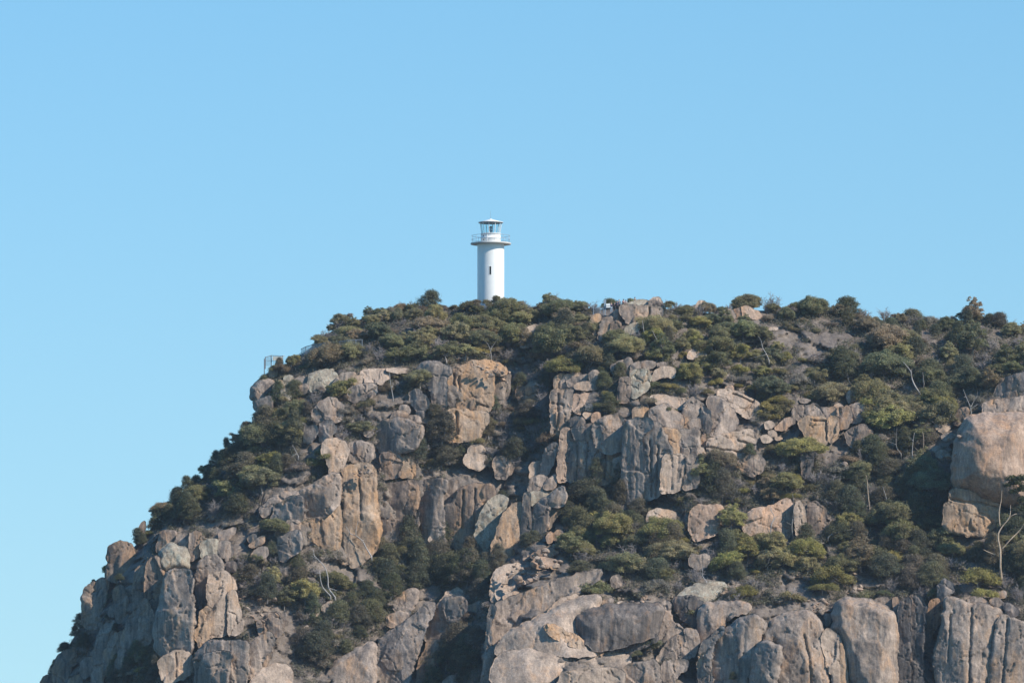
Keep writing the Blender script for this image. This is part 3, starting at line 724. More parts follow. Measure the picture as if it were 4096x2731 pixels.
6 rock_ledge brown L=.6 | 1745,610 1820,560 1900,555 1960,580 1900,610 1780,640 |
6 boulder pink D=.5 | 1730,670 1790,627 1890,622 1950,650 1900,690 1790,700 |
6 boulder orange | 1880,690 1950,680 1920,715 |
6 rock_ledge pale L=.5 R=.6 | 1490,730 1560,680 1700,690 1720,720 1600,775 1500,820 1480,960 1450,940 1455,830 |
6 rock_ledge pale L=1.1 f=7 N=.35 o=.5 | 1505,835 1600,782 1700,765 1900,780 1880,830 1640,895 1510,955 1490,900 | pale crumbling rubble ledge above the bare lower domes
6 boulder pale o=1 | 1530,910 1620,872 1660,890 1620,930 1540,940 |
6 cliff_slab grey R=.8 L=.25 o=.4 f=4 | 1478,990 1600,932 1800,852 2000,782 2200,735 2270,722 2230,800 2120,850 2080,895 1980,935 1880,1000 1850,1050 1700,1130 1590,1185 1500,1280 1445,1300 1445,1100 | long grey sloping cliff band under the rubble ledge
6 rock_slab pale L=.6 o=1 | 1890,1002 1980,942 2090,902 2090,930 1950,1000 1880,1040 |
6 cliff_slab blue R=.8 L=.1 D=.4 | 1450,962 1472,1000 1440,1100 1438,1310 1490,1290 1450,1400 1440,1600 1375,1600 1400,1300 1420,1100 | narrow blue grey edge of the lower dome beside the dark gully
6 rock_slab blue R=.7 L=.45 o=.8 f=2 | 600,1250 700,1180 850,1080 960,965 1018,962 1000,1010 950,1140 910,1220 890,1300 860,1400 820,1540 805,1600 590,1600 590,1400 | long leaning grey slab with a straight sunlit upper edge in the lower centre
6 rock_block blue R=.6 L=.1 o=1.6 | 1003,1060 1030,1000 1100,940 1200,930 1250,960 1250,1020 1180,1080 1160,1200 1100,1250 970,1248 955,1200 975,1130 | square slab hanging over a dark hollow beside the long leaning slab
6 rock_ledge pale L=.9 f=6 o=1.2 | 1035,985 1100,905 1180,860 1240,890 1255,955 1200,925 1100,935 | 
6 rock_slab grey L=.4 o=.6 | 1110,1242 1200,1150 1330,1100 1370,1120 1300,1150 1240,1180 1180,1260 1100,1300 |
6 rock_slab brown L=.2 o=.2 | 965,1285 1000,1262 1100,1260 1080,1310 1020,1380 1000,1450 960,1560 880,1580 910,1400 |
6 rock_dome grey f=5 L=.6 o=.5 | 160,1600 250,1420 320,1380 450,1310 540,1270 572,1300 565,1430 560,1600 |
6 rock_dome grey L=.5 | 690,960 750,920 850,860 890,880 870,960 830,1010 720,1020 |
6 rock_slab grey L=.4 | 670,1070 780,1022 830,1032 800,1090 690,1150 660,1130 |
6 boulder grey | 1060,1590 1120,1520 1200,1510 1190,1590 |
6 rock_ledge brown L=.7 f=6 | 1270,990 1350,960 1400,1000 1390,1060 1270,1080 1240,1050 |
6 boulder pale | 165,1000 200,965 250,960 285,990 270,1040 200,1060 | 
6 boulder pale | 90,1030 115,990 140,1000 145,1050 110,1070 |
6 rock_flake pale | 30,1150 60,1130 85,1170 60,1195 35,1190 |
7 rock_dome pale R=1.6 L=.62 D=.5 f=0 o=.6 Y=.12 | -225,1345 -195,1270 -110,1180 60,1100 180,1040 310,960 450,910 560,910 570,960 450,1030 395,1075 390,1195 440,1240 540,1318 565,1350 300,1352 0,1350 | pale curving dome slab, upper part of the lower bare dome
7 rock_dome dark Y=-.05 R=1.2 L=.1 D=.8 o=1.2 f=2 | 400,1070 450,1042 560,1000 700,980 900,988 1010,970 1045,1005 1036,1060 1000,1150 985,1205 900,1238 700,1288 640,1310 600,1312 540,1310 440,1240 400,1200 392,1130 | dark dome with black water streaks in the lower cliff
7 rock_ledge orange L=.45 o=1.4 f=1 | 160,1142 210,1133 290,1183 400,1236 500,1304 578,1332 550,1354 440,1306 330,1268 250,1228 190,1188 | orange rimmed slab edge slanting below the black streaked dome
7 rock_dome pale R=1.5 L=.75 D=.7 f=2 o=1 | -260,1600 -230,1400 -150,1340 0,1325 220,1332 440,1345 600,1348 750,1362 790,1390 780,1438 580,1440 480,1470 320,1472 270,1500 230,1600 | broad bare grey pink dome at the bottom of the cliff
7 rock_block pale L=.1 o=1.5 | 235,1600 300,1490 420,1472 580,1462 748,1472 742,1600 |
7 rock_block grey L=.1 o=1.6 | 755,1472 800,1440 970,1400 1000,1440 1005,1600 748,1600 | square grey block at the right end of the lower bare dome
7 rock_slab grey L=.4 f=4 | 1048,965 1075,950 1085,1060 1110,1110 1180,1160 1200,1200 1170,1210 1110,1190 1060,1270 1020,1340 1003,1250 1043,1130 |
7 rock_slab grey L=.3 | 1020,1350 1080,1275 1140,1214 1180,1217 1230,1290 1250,1380 1050,1400 1000,1390 |
7 rock_block grey o=.6 | 1030,1440 1080,1410 1220,1405 1220,1440 1120,1520 1090,1600 1030,1600 |
7 rock_slab grey | 1202,1150 1300,1180 1310,1280 1270,1380 1240,1290 |
7 rock_slab dark L=.3 | 640,1330 760,1282 900,1248 985,1215 1000,1240 850,1300 800,1358 700,1350 |
7 rock_dome lichen L=.8 | 1140,930 1230,860 1320,820 1480,815 1520,830 1470,890 1362,960 1240,915 |
7 rock_block dark | 1130,942 1235,920 1358,965 1310,1050 1300,1150 1200,1080 1150,1010 |
7 rock_dome grey R=1.2 L=.3 D=.5 o=.5 | 1320,1020 1380,972 1520,960 1700,970 1690,1010 1560,1050 1500,1128 1455,1175 1335,1285 1312,1180 |
7 cliff_slab blue | 1330,1292 1450,1182 1496,1142 1478,1200 1440,1230 1410,1310 1395,1450 1390,1600 1320,1600 |
7 rock_buttress blue R=1.5 L=.15 D=.6 o=1 k=.15 f=1 c=1500,1230>1480,1400>1490,1560|1580,1180>1570,1400|1660,1130>1650,1350>1630,1540 | 1412,1300 1450,1210 1540,1150 1640,1090 1730,1065 1800,1100 1820,1140 1770,1210 1750,1260 1720,1290 1715,1480 1670,1530 1660,1600 1400,1600 1397,1450 | grey buttress draped with dark vertical stripes in the lower cliff
7 rock_buttress grey R=1.6 L=.2 D=.7 o=1.2 f=3 c=2100,1200>2150,1400>2160,1600 | 1790,1222 1850,1140 1900,1080 1990,1045 2120,1035 2200,1070 2235,1150 2240,1220 2250,1300 2258,1400 2285,1600 1900,1600 1930,1290 1860,1240 | rounded double buttress with pale streaks under a gravel shelf
7 rock_buttress blue R=1.5 L=.12 D=.8 o=3 f=2 | 1725,1480 1730,1330 1790,1265 1850,1260 1920,1300 1930,1400 1900,1480 1890,1600 1710,1600 | lower lobe standing in front of the rounded double buttress
7 boulder blue | 1490,1590 1560,1530 1610,1540 1640,1600 |
7 boulder blue | 1675,1500 1705,1490 1708,1590 1668,1580 |
7 boulder pale | 935,310 960,275 1010,265 1130,280 1120,350 1060,400 1000,430 940,430 930,360 |
7 rock_block pink R=.9 D=.5 o=.8 | 1255,290 1290,250 1400,230 1480,235 1490,300 1460,400 1400,450 1300,480 1250,430 | square pinkish grey block half hidden by gum trees on the middle slope
7 boulder grey | 1510,230 1570,225 1580,260 1520,270 |
7 rock_slab pink L=.25 D=.4 | 1660,320 1750,260 1860,240 1960,190 2000,190 2020,280 2000,400 1960,480 1880,490 1800,420 1700,440 1660,400 |
7 rock_pillar pale L=.05 o=.8 | 2040,200 2080,190 2110,250 2120,330 2120,450 2060,480 2040,400 | pale upright pillar of rock on the right middle slope
7 rock_block brown | 2140,210 2200,200 2264,260 2264,400 2180,450 2130,400 |
7 boulder orange | 2060,505 2110,482 2110,530 2060,560 |
7 boulder grey | 1240,640 1270,602 1380,602 1400,650 1350,700 1260,690 |
7 boulder pink | 790,390 830,360 880,365 890,400 820,420 |
7 boulder pale o=1.5 | 700,955 740,945 785,975 770,1000 710,1000 | small pale boulder resting on top of the black streaked dome
7 boulder grey o=1 | 790,960 900,950 920,970 880,990 800,985 |
7 boulder grey o=1 | 570,950 640,925 680,930 660,960 590,975 |
7 boulder grey | 645,770 720,755 730,830 660,850 |
8 rock_block orange R=.9 L=.0 D=.6 o=1.8 f=4 c=1700,180>1800,200>1950,210>2050,240 | 1660,230 1700,200 1705,115 1760,108 1870,148 1990,200 2060,240 2050,330 2000,400 1940,465 1850,440 1750,430 1690,420 1665,380 | cracked orange tan boulder wedged beneath the giant tan boulder
8 rock_flake pale | 1700,40 1720,35 1755,95 1710,100 |
8 rock_buttress grey S=1 R=2.2 L=.12 D=.7 o=1 f=0 | 820,1010 850,960 920,935 1050,945 1180,970 1250,1020 1290,1080 1300,1200 1295,1400 1290,1600 920,1600 890,1300 840,1200 820,1100 | smooth grey buttress with a rounded top at the bottom right
8 boulder grey | 745,1060 770,1040 795,1070 790,1120 760,1140 |
8 boulder grey | 1110,950 1170,930 1240,925 1260,980 1230,1010 1180,970 |
8 boulder grey | 1262,925 1315,920 1310,1020 1290,1080 1272,1000 |
8 rock_pillar dark L=.06 | 1315,960 1395,915 1392,1150 1395,1600 1300,1600 1305,1200 1310,1050 | left one of the dark cleft pillars
8 rock_pillar dark L=.06 | 1404,912 1470,910 1508,980 1513,1040 1498,1150 1488,1400 1488,1600 1402,1600 1400,1150 | right one of the dark cleft pillars
8 rock_pillar brown | 1530,1060 1565,945 1610,935 1640,1000 1610,1100 1560,1200 1550,1330 1510,1310 1517,1150 |
8 rock_pillar blue | 1605,850 1650,790 1710,810 1720,870 1690,900 1650,1010 1612,1000 |
8 rock_buttress grey R=1.5 L=.15 D=.6 o=.8 f=3 c=1860,1000>1850,1300>1840,1600|1700,1050>1690,1400 | 1660,1000 1680,920 1740,940 1840,970 1960,985 2050,1010 2080,1050 2040,1180 2010,1350 1990,1600 1600,1600 1590,1350 1640,1150 | wide bottom right buttress with pale streaks and cylinder shaped rocks on top
8 rock_buttress grey R=1 L=.1 D=.4 o=.8 c=2130,1090>2120,1300>2090,1560 | 2065,1120 2100,1062 2257,1120 2330,1150 2330,1600 1998,1600 2018,1350 | dark grey buttress cut off by the right frame edge
8 boulder grey o=2 | 1835,935 1870,915 1960,935 1990,965 1970,980 1870,970 1840,960 | long cylinder shaped rock lying on the bottom right buttress
8 boulder grey o=2 | 2000,950 2040,925 2110,955 2110,990 2060,1000 |
8 boulder blue o=2 | 2110,975 2160,970 2215,1020 2210,1060 2160,1060 2115,1015 |
8 boulder grey | 2040,910 2100,870 2130,880 2120,920 2060,930 |
8 cliff_slab pale L=.1 o=.8 | 740,1180 790,1160 830,1190 868,1260 868,1400 858,1600 830,1600 770,1400 735,1250 |
8 cliff_slab orange L=.1 o=.6 | 874,1262 892,1290 915,1400 930,1600 880,1600 872,1400 |
"""

def chaikin(P, it=2, k=0.22):
    for _ in range(it):
        Q = np.roll(P, -1, 0)
        P = np.stack([P * (1 - k) + Q * k, P * k + Q * (1 - k)], 1).reshape(-1, 2)
    return P

def resample(P, s):
    Q = np.vstack([P, P[:1]])
    d = np.r_[0, np.cumsum(np.linalg.norm(np.diff(Q, axis=0), axis=1))]
    n = max(10, int(d[-1] / s))
    t = np.linspace(0, d[-1], n, endpoint=False)
    return np.stack([np.interp(t, d, Q[:, 0]), np.interp(t, d, Q[:, 1])], 1)

def inside(P, x, y):
    c = np.zeros(x.shape, bool)
    x1, y1 = P[:, 0], P[:, 1]; x2, y2 = np.roll(x1, -1), np.roll(y1, -1)
    for a, b, e, f in zip(x1, y1, x2, y2):
        if b == f: continue
        c ^= ((b > y) != (f > y)) & (x < (e - a) * (y - b) / (f - b) + a)
    return c

def seg_dist(pts, A, B):
    d = np.full(len(pts), 1e9)
    for a, b in zip(A, B):
        ab = b - a; t = np.clip(((pts - a) @ ab) / max(ab @ ab, 1e-9), 0, 1)
        d = np.minimum(d, np.linalg.norm(pts - (a + t[:, None] * ab), axis=1))
    return d

ROCKS = []        # (outline in photo pixels, base distance)
KIND_CAT = {'boulder': 'boulder', 'rock_column': 'rock column', 'rock_pillar': 'rock pillar', 'cliff_slab': 'cliff slab', 'rock_buttress': 'rock buttress'}
SHAPE = {'boulder': 'boulder', 'rock_column': 'upright column', 'rock_pillar': 'upright pillar', 'cliff_slab': 'cliff slab', 'rock_buttress': 'buttress',
         'rock_slab': 'slab', 'rock_block': 'angular block', 'rock_ledge': 'flat ledge', 'rock_flake': 'thin flake', 'rock_hump': 'hump', 'rock_outcrop': 'outcrop',
         'rock_cone': 'cone', 'rock_dome': 'dome'}
COLW = {'grey': 'grey', 'dark': 'dark', 'blue': 'blue grey', 'orange': 'orange stained', 'pale': 'pale', 'brown': 'brownish', 'pink': 'pinkish', 'lichen': 'lichen speckled'}

YAW = {'grey': -.08, 'dark': -.3, 'blue': -.48, 'orange': .25, 'pale': .38, 'brown': -.12, 'pink': .3, 'lichen': .15}
def make_rock(F, kind, mat, opt, seed, cracks):
    """Solid rock: a rounded, chiselled front over the traced outline, sides running back into the hill."""
    rng = np.random.default_rng(seed)
    cx, by = F[:, 0].mean(), F[:, 1].max()
    L = np.stack([(F[:, 0] - cx) / PXM, (by - F[:, 1]) / PXM], 1)
    w, h = np.ptp(L[:, 0]), np.ptp(L[:, 1])
    area = abs(np.sum(L[:, 0] * np.roll(L[:, 1], -1) - np.roll(L[:, 0], -1) * L[:, 1])) / 2
    s = 0.22 if area > 60 else 0.17 if area > 12 else 0.13
    soft = kind in ('rock_dome', 'rock_hump') or 'S' in opt
    big = kind in ('rock_buttress', 'boulder')
    B = resample(chaikin(L, 2, 0.2) if soft else chaikin(L, 2, .17) if kind == 'rock_buttress' else chaikin(L, 1, .2) if big else chaikin(L, 1, 0.14), s)
    nrm = np.roll(B, -1, 0) - np.roll(B, 1, 0); nrm = np.stack([nrm[:, 1], -nrm[:, 0]], 1); nrm /= np.linalg.norm(nrm, axis=1)[:, None] + 1e-9
    if np.sum(L[:, 0] * np.roll(L[:, 1], -1) - np.roll(L[:, 0], -1) * L[:, 1]) < 0: nrm = -nrm
    B = B + nrm * min(.42, .115 * min(w, h)) + nrm * (fbm(B[:, 0] * 1.1 + seed, B[:, 1] * 1.1, 9, 3) * min(0.4, (0.08 if soft else .17) * min(w, h)))[:, None]
    gx, gy = np.meshgrid(np.arange(B[:, 0].min(), B[:, 0].max(), s), np.arange(B[:, 1].min(), B[:, 1].max(), s * 0.9))
    gx[::2] += s / 2
    G = np.stack([gx.ravel(), gy.ravel()], 1) + rng.uniform(-.18, .18, (gx.size, 2)) * s
    G = G[inside(B, G[:, 0], G[:, 1])]
    if len(G): G = G[seg_dist(G, B, np.roll(B, -1, 0)) > 0.5 * s]
    nb = len(B)
    V = np.vstack([B, G])
    co, ed, fa, *_ = delaunay_2d_cdt([Vector((float(a), float(b))) for a, b in V], [(i, (i + 1) % nb) for i in range(nb)], [], 1, 1e-5)
    P = np.array([(c[0], c[1]) for c in co])
    tri = np.array([list(f) for f in fa])
    cen = P[tri].mean(1); tri = tri[inside(B, cen[:, 0], cen[:, 1])]
    en = np.roll(B, -1, 0) - B; en = np.stack([en[:, 1], -en[:, 0]], 1); en /= np.linalg.norm(en, axis=1)[:, None] + 1e-9
    if np.sum(B[:, 0] * np.roll(B[:, 1], -1) - np.roll(B[:, 0], -1) * B[:, 1]) < 0: en = -en
    rooted = kind not in ('boulder', 'rock_hump', 'rock_cone') and float(opt.get('o', .3)) < 1.5
    keep = (en[:, 1] > -.45) if rooted else np.ones(nb, bool)          # the foot of a rooted slab is not rounded off
    d = seg_dist(P, B[keep], np.roll(B, -1, 0)[keep])
    d = np.minimum(d, .55 * min(w, h))
    if not rooted: d[:nb] = 0
    dm = max(d.max(), 1e-3)
    Rr = min((.75 if soft else .6) * float(opt.get('R', np.clip(0.24 * min(w, h), .22, 1.3) if soft else np.clip(.13 * min(w, h), .15, .6))), dm * 0.95)
    q = 1 - np.clip(d / Rr, 0, 1)
    pw = 2.0 if soft else 2.3 if big else 2.8
    H = Rr * 1.15 * np.clip(1 - q ** pw, 0, 1) ** (1 / pw)
    H += (.8 if soft else .5) * float(opt.get('D', .25)) * dm * (1 - (1 - d / dm) ** 2)
    hm = H.max(); c0 = P.mean(0)
    for _ in range(int(opt.get('f', 3)) + (1 if soft else 2)):      # chiselled planes
        a = rng.uniform(0, 2 * math.pi); k = rng.uniform(.10, .36) * (1 if soft else 1.3)
        e = np.array([math.cos(a), math.sin(a)])
        pr = (P - c0) @ (e * np.array([1, .7]))
        pl = hm * rng.uniform(.85, 1.05) - k * (pr - rng.uniform(-.3, .4) * np.abs(pr).max())
        H = np.maximum(np.minimum(H, pl), .25 * H)
    sc = float(opt.get('N', .16))
    x, y = P[:, 0] + seed * 3.7, P[:, 1] + seed * 1.3
    nz = fbm(x / 2.6, y / 3.4, seed, 5, .5) * sc * min(3.0, .5 + dm * .5) * .8 + fbm(x / .6, y / 3.4, seed + 5, 3) * .06 + fbm(x / .45, y / .45, seed + 9, 2) * .05
    wf, we = worley_facets(x / 3.4 + fbm(x / 2, y / 2, 4) * .25, y / 4.6, seed, .8)
    nz += wf * (.12 if soft or big else .26) * min(1.5, dm)
    if area > 6:                                             # joints
        jf, je = worley_facets(x / 3.1 + fbm(x / 1.5, y / 1.5, 6) * .35, y / 4.6 + fbm(x / 1.5, y / 1.5, 8) * .2, seed + 40, .3)
        nz -= (.15 if soft else .34) * np.clip(1 - je / .035, 0, 1)
    H += nz * np.clip(d / .35, 0.15, 1)
    for pl in cracks:
        C = np.stack([(pl[:, 0] - cx) / PXM, (by - pl[:, 1]) / PXM], 1)
        dc = seg_dist(P + np.stack([fbm(P[:, 1] / .8, P[:, 0] * 0 + seed, 3, 2), fbm(P[:, 0] / .8, P[:, 1] * 0 + seed, 4, 2)], 1) * .2, C[:-1], C[1:])
        H -= float(opt.get('k', .7)) * np.exp(-(dc / .13) ** 2)
    lean = float(opt.get('L', .2))
    bot = F[F[:, 1] > by - 0.25 * np.ptp(F[:, 1]) - 4]
    Y0 = float(T(bot[:, 0].mean(), bot[:, 1].mean())[0]) - float(opt.get('o', .3)) + 0.35 * Rr - 0.3 + (.45 * hm if rooted else 0)
    Y = Y0 + lean * P[:, 1] - H
    Y = Y + float(opt.get('Y', YAW[mat])) * np.clip(P[:, 0] - P[:, 0].mean(), -3.5, 3.5)     # which way the face looks
    px, py = cx + P[:, 0] * PXM, by - P[:, 1] * PXM
    W = ray_pt(px, py, Y)
    # sides run back into the hillside
    bl = list(range(nb))
    Yb = np.maximum(T(px[:nb], py[:nb]) + 1.0, Y[:nb] + max(1.0, .55 * min(w, h)))
    mid = np.array([P[:, 0].mean(), P[:, 1].mean()])
    rings, faces = [W], [list(map(int, t)) for t in tri]
    prev = 0
    for fr in (0.35, 1.0):
        sh = 1 - .05 * fr
        bx, bz = mid[0] + (P[:nb, 0] - mid[0]) * sh, mid[1] + (P[:nb, 1] - mid[1]) * sh
        ring = ray_pt(cx + bx * PXM, by - bz * PXM, Y[:nb] + (Yb - Y[:nb]) * fr)
        base = sum(len(r) for r in rings)
        for i in range(nb):
            j = (i + 1) % nb
            faces.append([prev + i, base + i, base + j, prev + j])
        rings.append(ring); prev = base
    cpt = rings[-1].mean(0)[None]; ci = sum(len(r) for r in rings); rings.append(cpt)
    for i in range(nb): faces.append([prev + (i + 1) % nb, prev + i, ci])
    A = np.vstack(rings)
    # orient the front towards the boat
    t0 = tri[len(tri) // 2]; nn = np.cross(W[t0[1]] - W[t0[0]], W[t0[2]] - W[t0[0]])
    if nn[1] > 0: faces = [f[::-1] if k < len(tri) else f for k, f in enumerate(faces)]
    org = ray_pt(cx, by, Y0)
    me = mesh_from(kind, A - org, faces, ROCK[mat])
    o = link(kind, me, loc=org)
    ROCKS.append((F, Y0))
    return o

def build_rocks():
    for i, line in enumerate([q for q in ROCK_DATA.strip().split("\n") if q.strip()]):
        head, pts, label = [p.strip() for p in (line + " ").split(" | ")]
        tk = head.split()
        ox, oy, sc = CROPS[tk[0]]
        opt = dict(t.split("=", 1) for t in tk[3:])
        conv = lambda s_: np.array([[float(c) for c in p.split(",")] for p in s_]) / sc + np.array([ox, oy])
        F = conv(pts.split())
        if tk[0] == '5': opt.setdefault('o', '1.3')
        cracks = [conv(c.split(">")) for c in opt.pop('c', '').split("|") if c]
        o = make_rock(F, tk[1], tk[2], opt, 100 + i, cracks)
        cat = KIND_CAT.get(tk[1], 'rock')
        o["group"] = "granite rocks of the headland"; o["kind"] = "thing"
        if label: o["label"] = label; o["category"] = cat
        else:
            w, h = np.ptp(F[:, 0]), np.ptp(F[:, 1])
            size = "small" if max(w, h) < 50 else "large" if min(w, h) > 70 else "tall" if h > 1.8 * w else "long" if w > 2.2 * h else "middling"
            describe(o, "%s %s %s" % (size, COLW[tk[2]], SHAPE[tk[1]]), F[:, 0].mean(), F[:, 1].mean(), cat)
build_rocks()

def rock_y(px, py):
    A, B = np.array([float(px)]), np.array([float(py)])
    ys = [Y0 for F, Y0 in ROCKS if inside(F, A, B)[0]]
    return min(ys) if ys else None
# ------------------------------------------------------------------ lighthouse
def build_lighthouse():
    Y = 1137.0
    base = ray_pt(1963, 1240, Y)
    k = FOC / (Y / math.cos(PITCH)) * math.cos(PITCH)          # photo pixels per metre there
    zof = lambda py: float(ray_pt(1963, py, Y)[2] - base[2])
    root = empty("lighthouse", base)
    tag(root, "white cylindrical lighthouse with a glazed lantern and railed gallery on the summit", "lighthouse")
    rt, rg, rd = 53.6 / k, 81.0 / k, 39.5 / k
    zg = zof(978)
    # tower with a real slit opening
    n, prof = 96, []
    MB_t = MB()
    zs = [-1.5] + list(np.linspace(0, zof(1103), 6)) + list(np.linspace(zof(1070.5), zg, 6))
    half = 1
    ks = [3 * n // 4]                                           # columns facing the boat (-Y)
    vs = [(rt * math.cos(2 * math.pi * (i + .5) / n), rt * math.sin(2 * math.pi * (i + .5) / n), z) for z in zs for i in range(n)]
    fs = []
    hole = [ks[0] - 2, ks[0] - 1]
    for r in range(len(zs) - 1):
        for i in range(n):
            if r == 6 and i in hole: continue
            fs.append((r * n + i, r * n + (i + 1) % n, (r + 1) * n + (i + 1) % n, (r + 1) * n + i))
    MB_t.add(vs, fs)
    MB_t.build("tower", WHITE, root, True)
    x0, x1 = rt * math.cos(2 * math.pi * (hole[0] + .5) / n), rt * math.cos(2 * math.pi * (hole[1] + 1.5) / n)
    za, zb = zs[6], zs[7]
    xm, ww = (x0 + x1) / 2, abs(x1 - x0)
    win = MB()
    fw = .06
    win.box((xm - ww / 2 - fw / 2, -rt + .05, (za + zb) / 2), (fw, .13, zb - za + 2 * fw)); win.box((xm + ww / 2 + fw / 2, -rt + .05, (za + zb) / 2), (fw, .13, zb - za + 2 * fw))
    win.box((xm, -rt + .05, za - fw / 2), (ww - .004, .13, fw)); win.box((xm, -rt + .05, zb + fw / 2), (ww - .004, .13, fw))
    w = win.build("window", WHITE, root)
    MB().box((xm, -rt + .30, (za + zb) / 2), (ww + .3, .03, zb - za + .3)).build("pane", DARKM, w)
    # gallery slab
    g = MB(); th = 0.22
    g.lathe([(0.05, zg), (rg - .03, zg), (rg, zg + .03), (rg, zg + th - .03), (rg - .03, zg + th), (0.05, zg + th)], 96)
    gal = g.build("gallery", WHITE_OFF, root, False)
    zt = zg + th
    rr = 76.0 / k
    r1 = MB(); r1.ring(rr, zt + 1.16, .03, 64); r1.build("top_rail", RAILM, root, True)
    r2 = MB(); r2.ring(rr, zt + .56, .026, 64); r2.build("mid_rail", RAILM, root, True)
    for i in range(12):
        a = 2 * math.pi * (i + .35) / 12
        p = MB(); p.tube([(rr * math.cos(a), rr * math.sin(a), zt - .01), (rr * math.cos(a), rr * math.sin(a), zt + 1.15)], .022, 6)
        p.build("rail_post", RAILM, root, True)
    # lantern drum
    hd = 1.42
    d = MB(); d.lathe([(rd, zt + .004), (rd, zt + .72), (rd + .015, zt + .725), (rd + .015, zt + .755), (rd, zt + .76), (rd, zt + hd), (rd + .05, zt + hd + .01), (rd + .05, zt + hd + .08), (.02, zt + hd + .08)], 72)
    drum = d.build("lantern_drum", WHITE, root, True)
    drum.data.polygons.foreach_set("use_smooth", [abs(p.normal.z) < .3 for p in drum.data.polygons])
    for zz in (.45, 1.05):
        a = R_(-90 - 46)
        v = MB(); v.box((0, 0, 0), (.16, .05, .16), Matrix.Rotation(a + math.pi / 2, 3, 'Z'))
        v.build("vent", DARKM, drum, loc=(rd * math.cos(a), rd * math.sin(a), zt + zz))
    a = R_(-90 - 21)
    dr = MB(); dr.box((0, 0, 0), (.10, .07, 1.3), Matrix.Rotation(a + math.pi / 2, 3, 'Z'))
    dr.build("door_jamb", WHITE, drum, loc=(rd * math.cos(a), rd * math.sin(a), zt + .68))
    # glazing, leaning outwards
    zb0, zb1 = zt + hd + .08, zt + hd + .08 + 1.62
    ra, rb = 36.5 / k, 43.0 / k
    gm, nn, ll, bs = new_mat("lantern_glass")
    bs.inputs["Base Color"].default_value = (.86, .94, .95, 1); bs.inputs["Roughness"].default_value = .03
    bs.inputs["Transmission Weight"].default_value = 1.0; bs.inputs["IOR"].default_value = 1.02
    m = 10
    ang = [2 * math.pi * (i + .22) / m for i in range(m)]
    for i in range(m):
        p = MB(); p.tube([(ra * math.cos(ang[i]), ra * math.sin(ang[i]), zb0 + .004), (rb * math.cos(ang[i]), rb * math.sin(ang[i]), zb1)], .05, 6); p.build("mullion", WHITE, root)
        b = ang[(i + 1) % m]; q = MB(); a = ang[i]
        ia, ib = ra - .012, rb - .012
        ia2, ib2 = ia - .02, ib - .02
        q.add([(ia * math.cos(a), ia * math.sin(a), zb0 + .01), (ia * math.cos(b), ia * math.sin(b), zb0 + .01), (ib * math.cos(b), ib * math.sin(b), zb1 - .01), (ib * math.cos(a), ib * math.sin(a), zb1 - .01),
               (ia2 * math.cos(a), ia2 * math.sin(a), zb0 + .01), (ia2 * math.cos(b), ia2 * math.sin(b), zb0 + .01), (ib2 * math.cos(b), ib2 * math.sin(b), zb1 - .01), (ib2 * math.cos(a), ib2 * math.sin(a), zb1 - .01)],
              [(0, 1, 2, 3), (7, 6, 5, 4), (0, 4, 5, 1), (1, 5, 6, 2), (2, 6, 7, 3), (3, 7, 4, 0)])
        q.build("glass_pane", gm, root)
    # lamp
    lp = MB(); lp.lathe([(.03, zb0), (.17, zb0 + .01), (.13, zb0 + .3), (.03, zb0 + .31)], 16); ped = lp.build("lamp_pedestal", STEEL, root, True)
    lz = zb0 + .3
    ln = MB(); ln.lathe([(.02, lz + .02), (.20, lz + .03), (.27, lz + .2), (.30, lz + .42), (.27, lz + .64), (.20, lz + .74), (.02, lz + .76)], 20)
    ln.build("lamp_lens", plain("lens_glass", (.32, .36, .38), .2), ped, True)
    cp = MB(); cp.lathe([(.02, lz + .765), (.31, lz + .77), (.31, lz + .83), (.02, lz + .84)], 20); cp.build("lamp_cap", STEEL, ped, True)
    # roof
    ro = 50.0 / k
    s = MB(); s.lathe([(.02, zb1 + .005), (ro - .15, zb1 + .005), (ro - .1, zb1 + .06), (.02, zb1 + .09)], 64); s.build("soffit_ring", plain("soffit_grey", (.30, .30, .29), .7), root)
    f = MB(); f.lathe([(ro - .12, zb1 + .10), (ro, zb1 + .10), (ro, zb1 + .17), (ro * .55, zb1 + .40), (.16, zb1 + .66), (.10, zb1 + .74), (.02, zb1 + .76)], 64)
    f.build("roof", WHITE, root, True)
    an = MB(); an.tube([(-.02, 0, zb1 + .74), (-.05, 0, zb1 + 2.0)], [.022, .012], 5); an.build("antenna", STEEL, root)
build_lighthouse()

# ------------------------------------------------------------------ cliff edge platform and curved walkway (left of the lighthouse)
def mesh_panel(name, quad, parent, mat, step=.18, rad=.012):
    """Wire mesh panel between four corners (bottom-left, bottom-right, top-right, top-left)."""
    a, b, c, d = [Vector(p) for p in quad]
    m = MB()
    nx = max(2, int((b - a).length / step)); ny = max(2, int((d - a).length / step))
    for i in range(nx + 1): m.tube([a.lerp(b, i / nx), d.lerp(c, i / nx)], rad, 3, False)
    for i in range(ny + 1): m.tube([a.lerp(d, i / ny), b.lerp(c, i / ny)], rad, 3, False)
    return m.build(name, mat, parent)

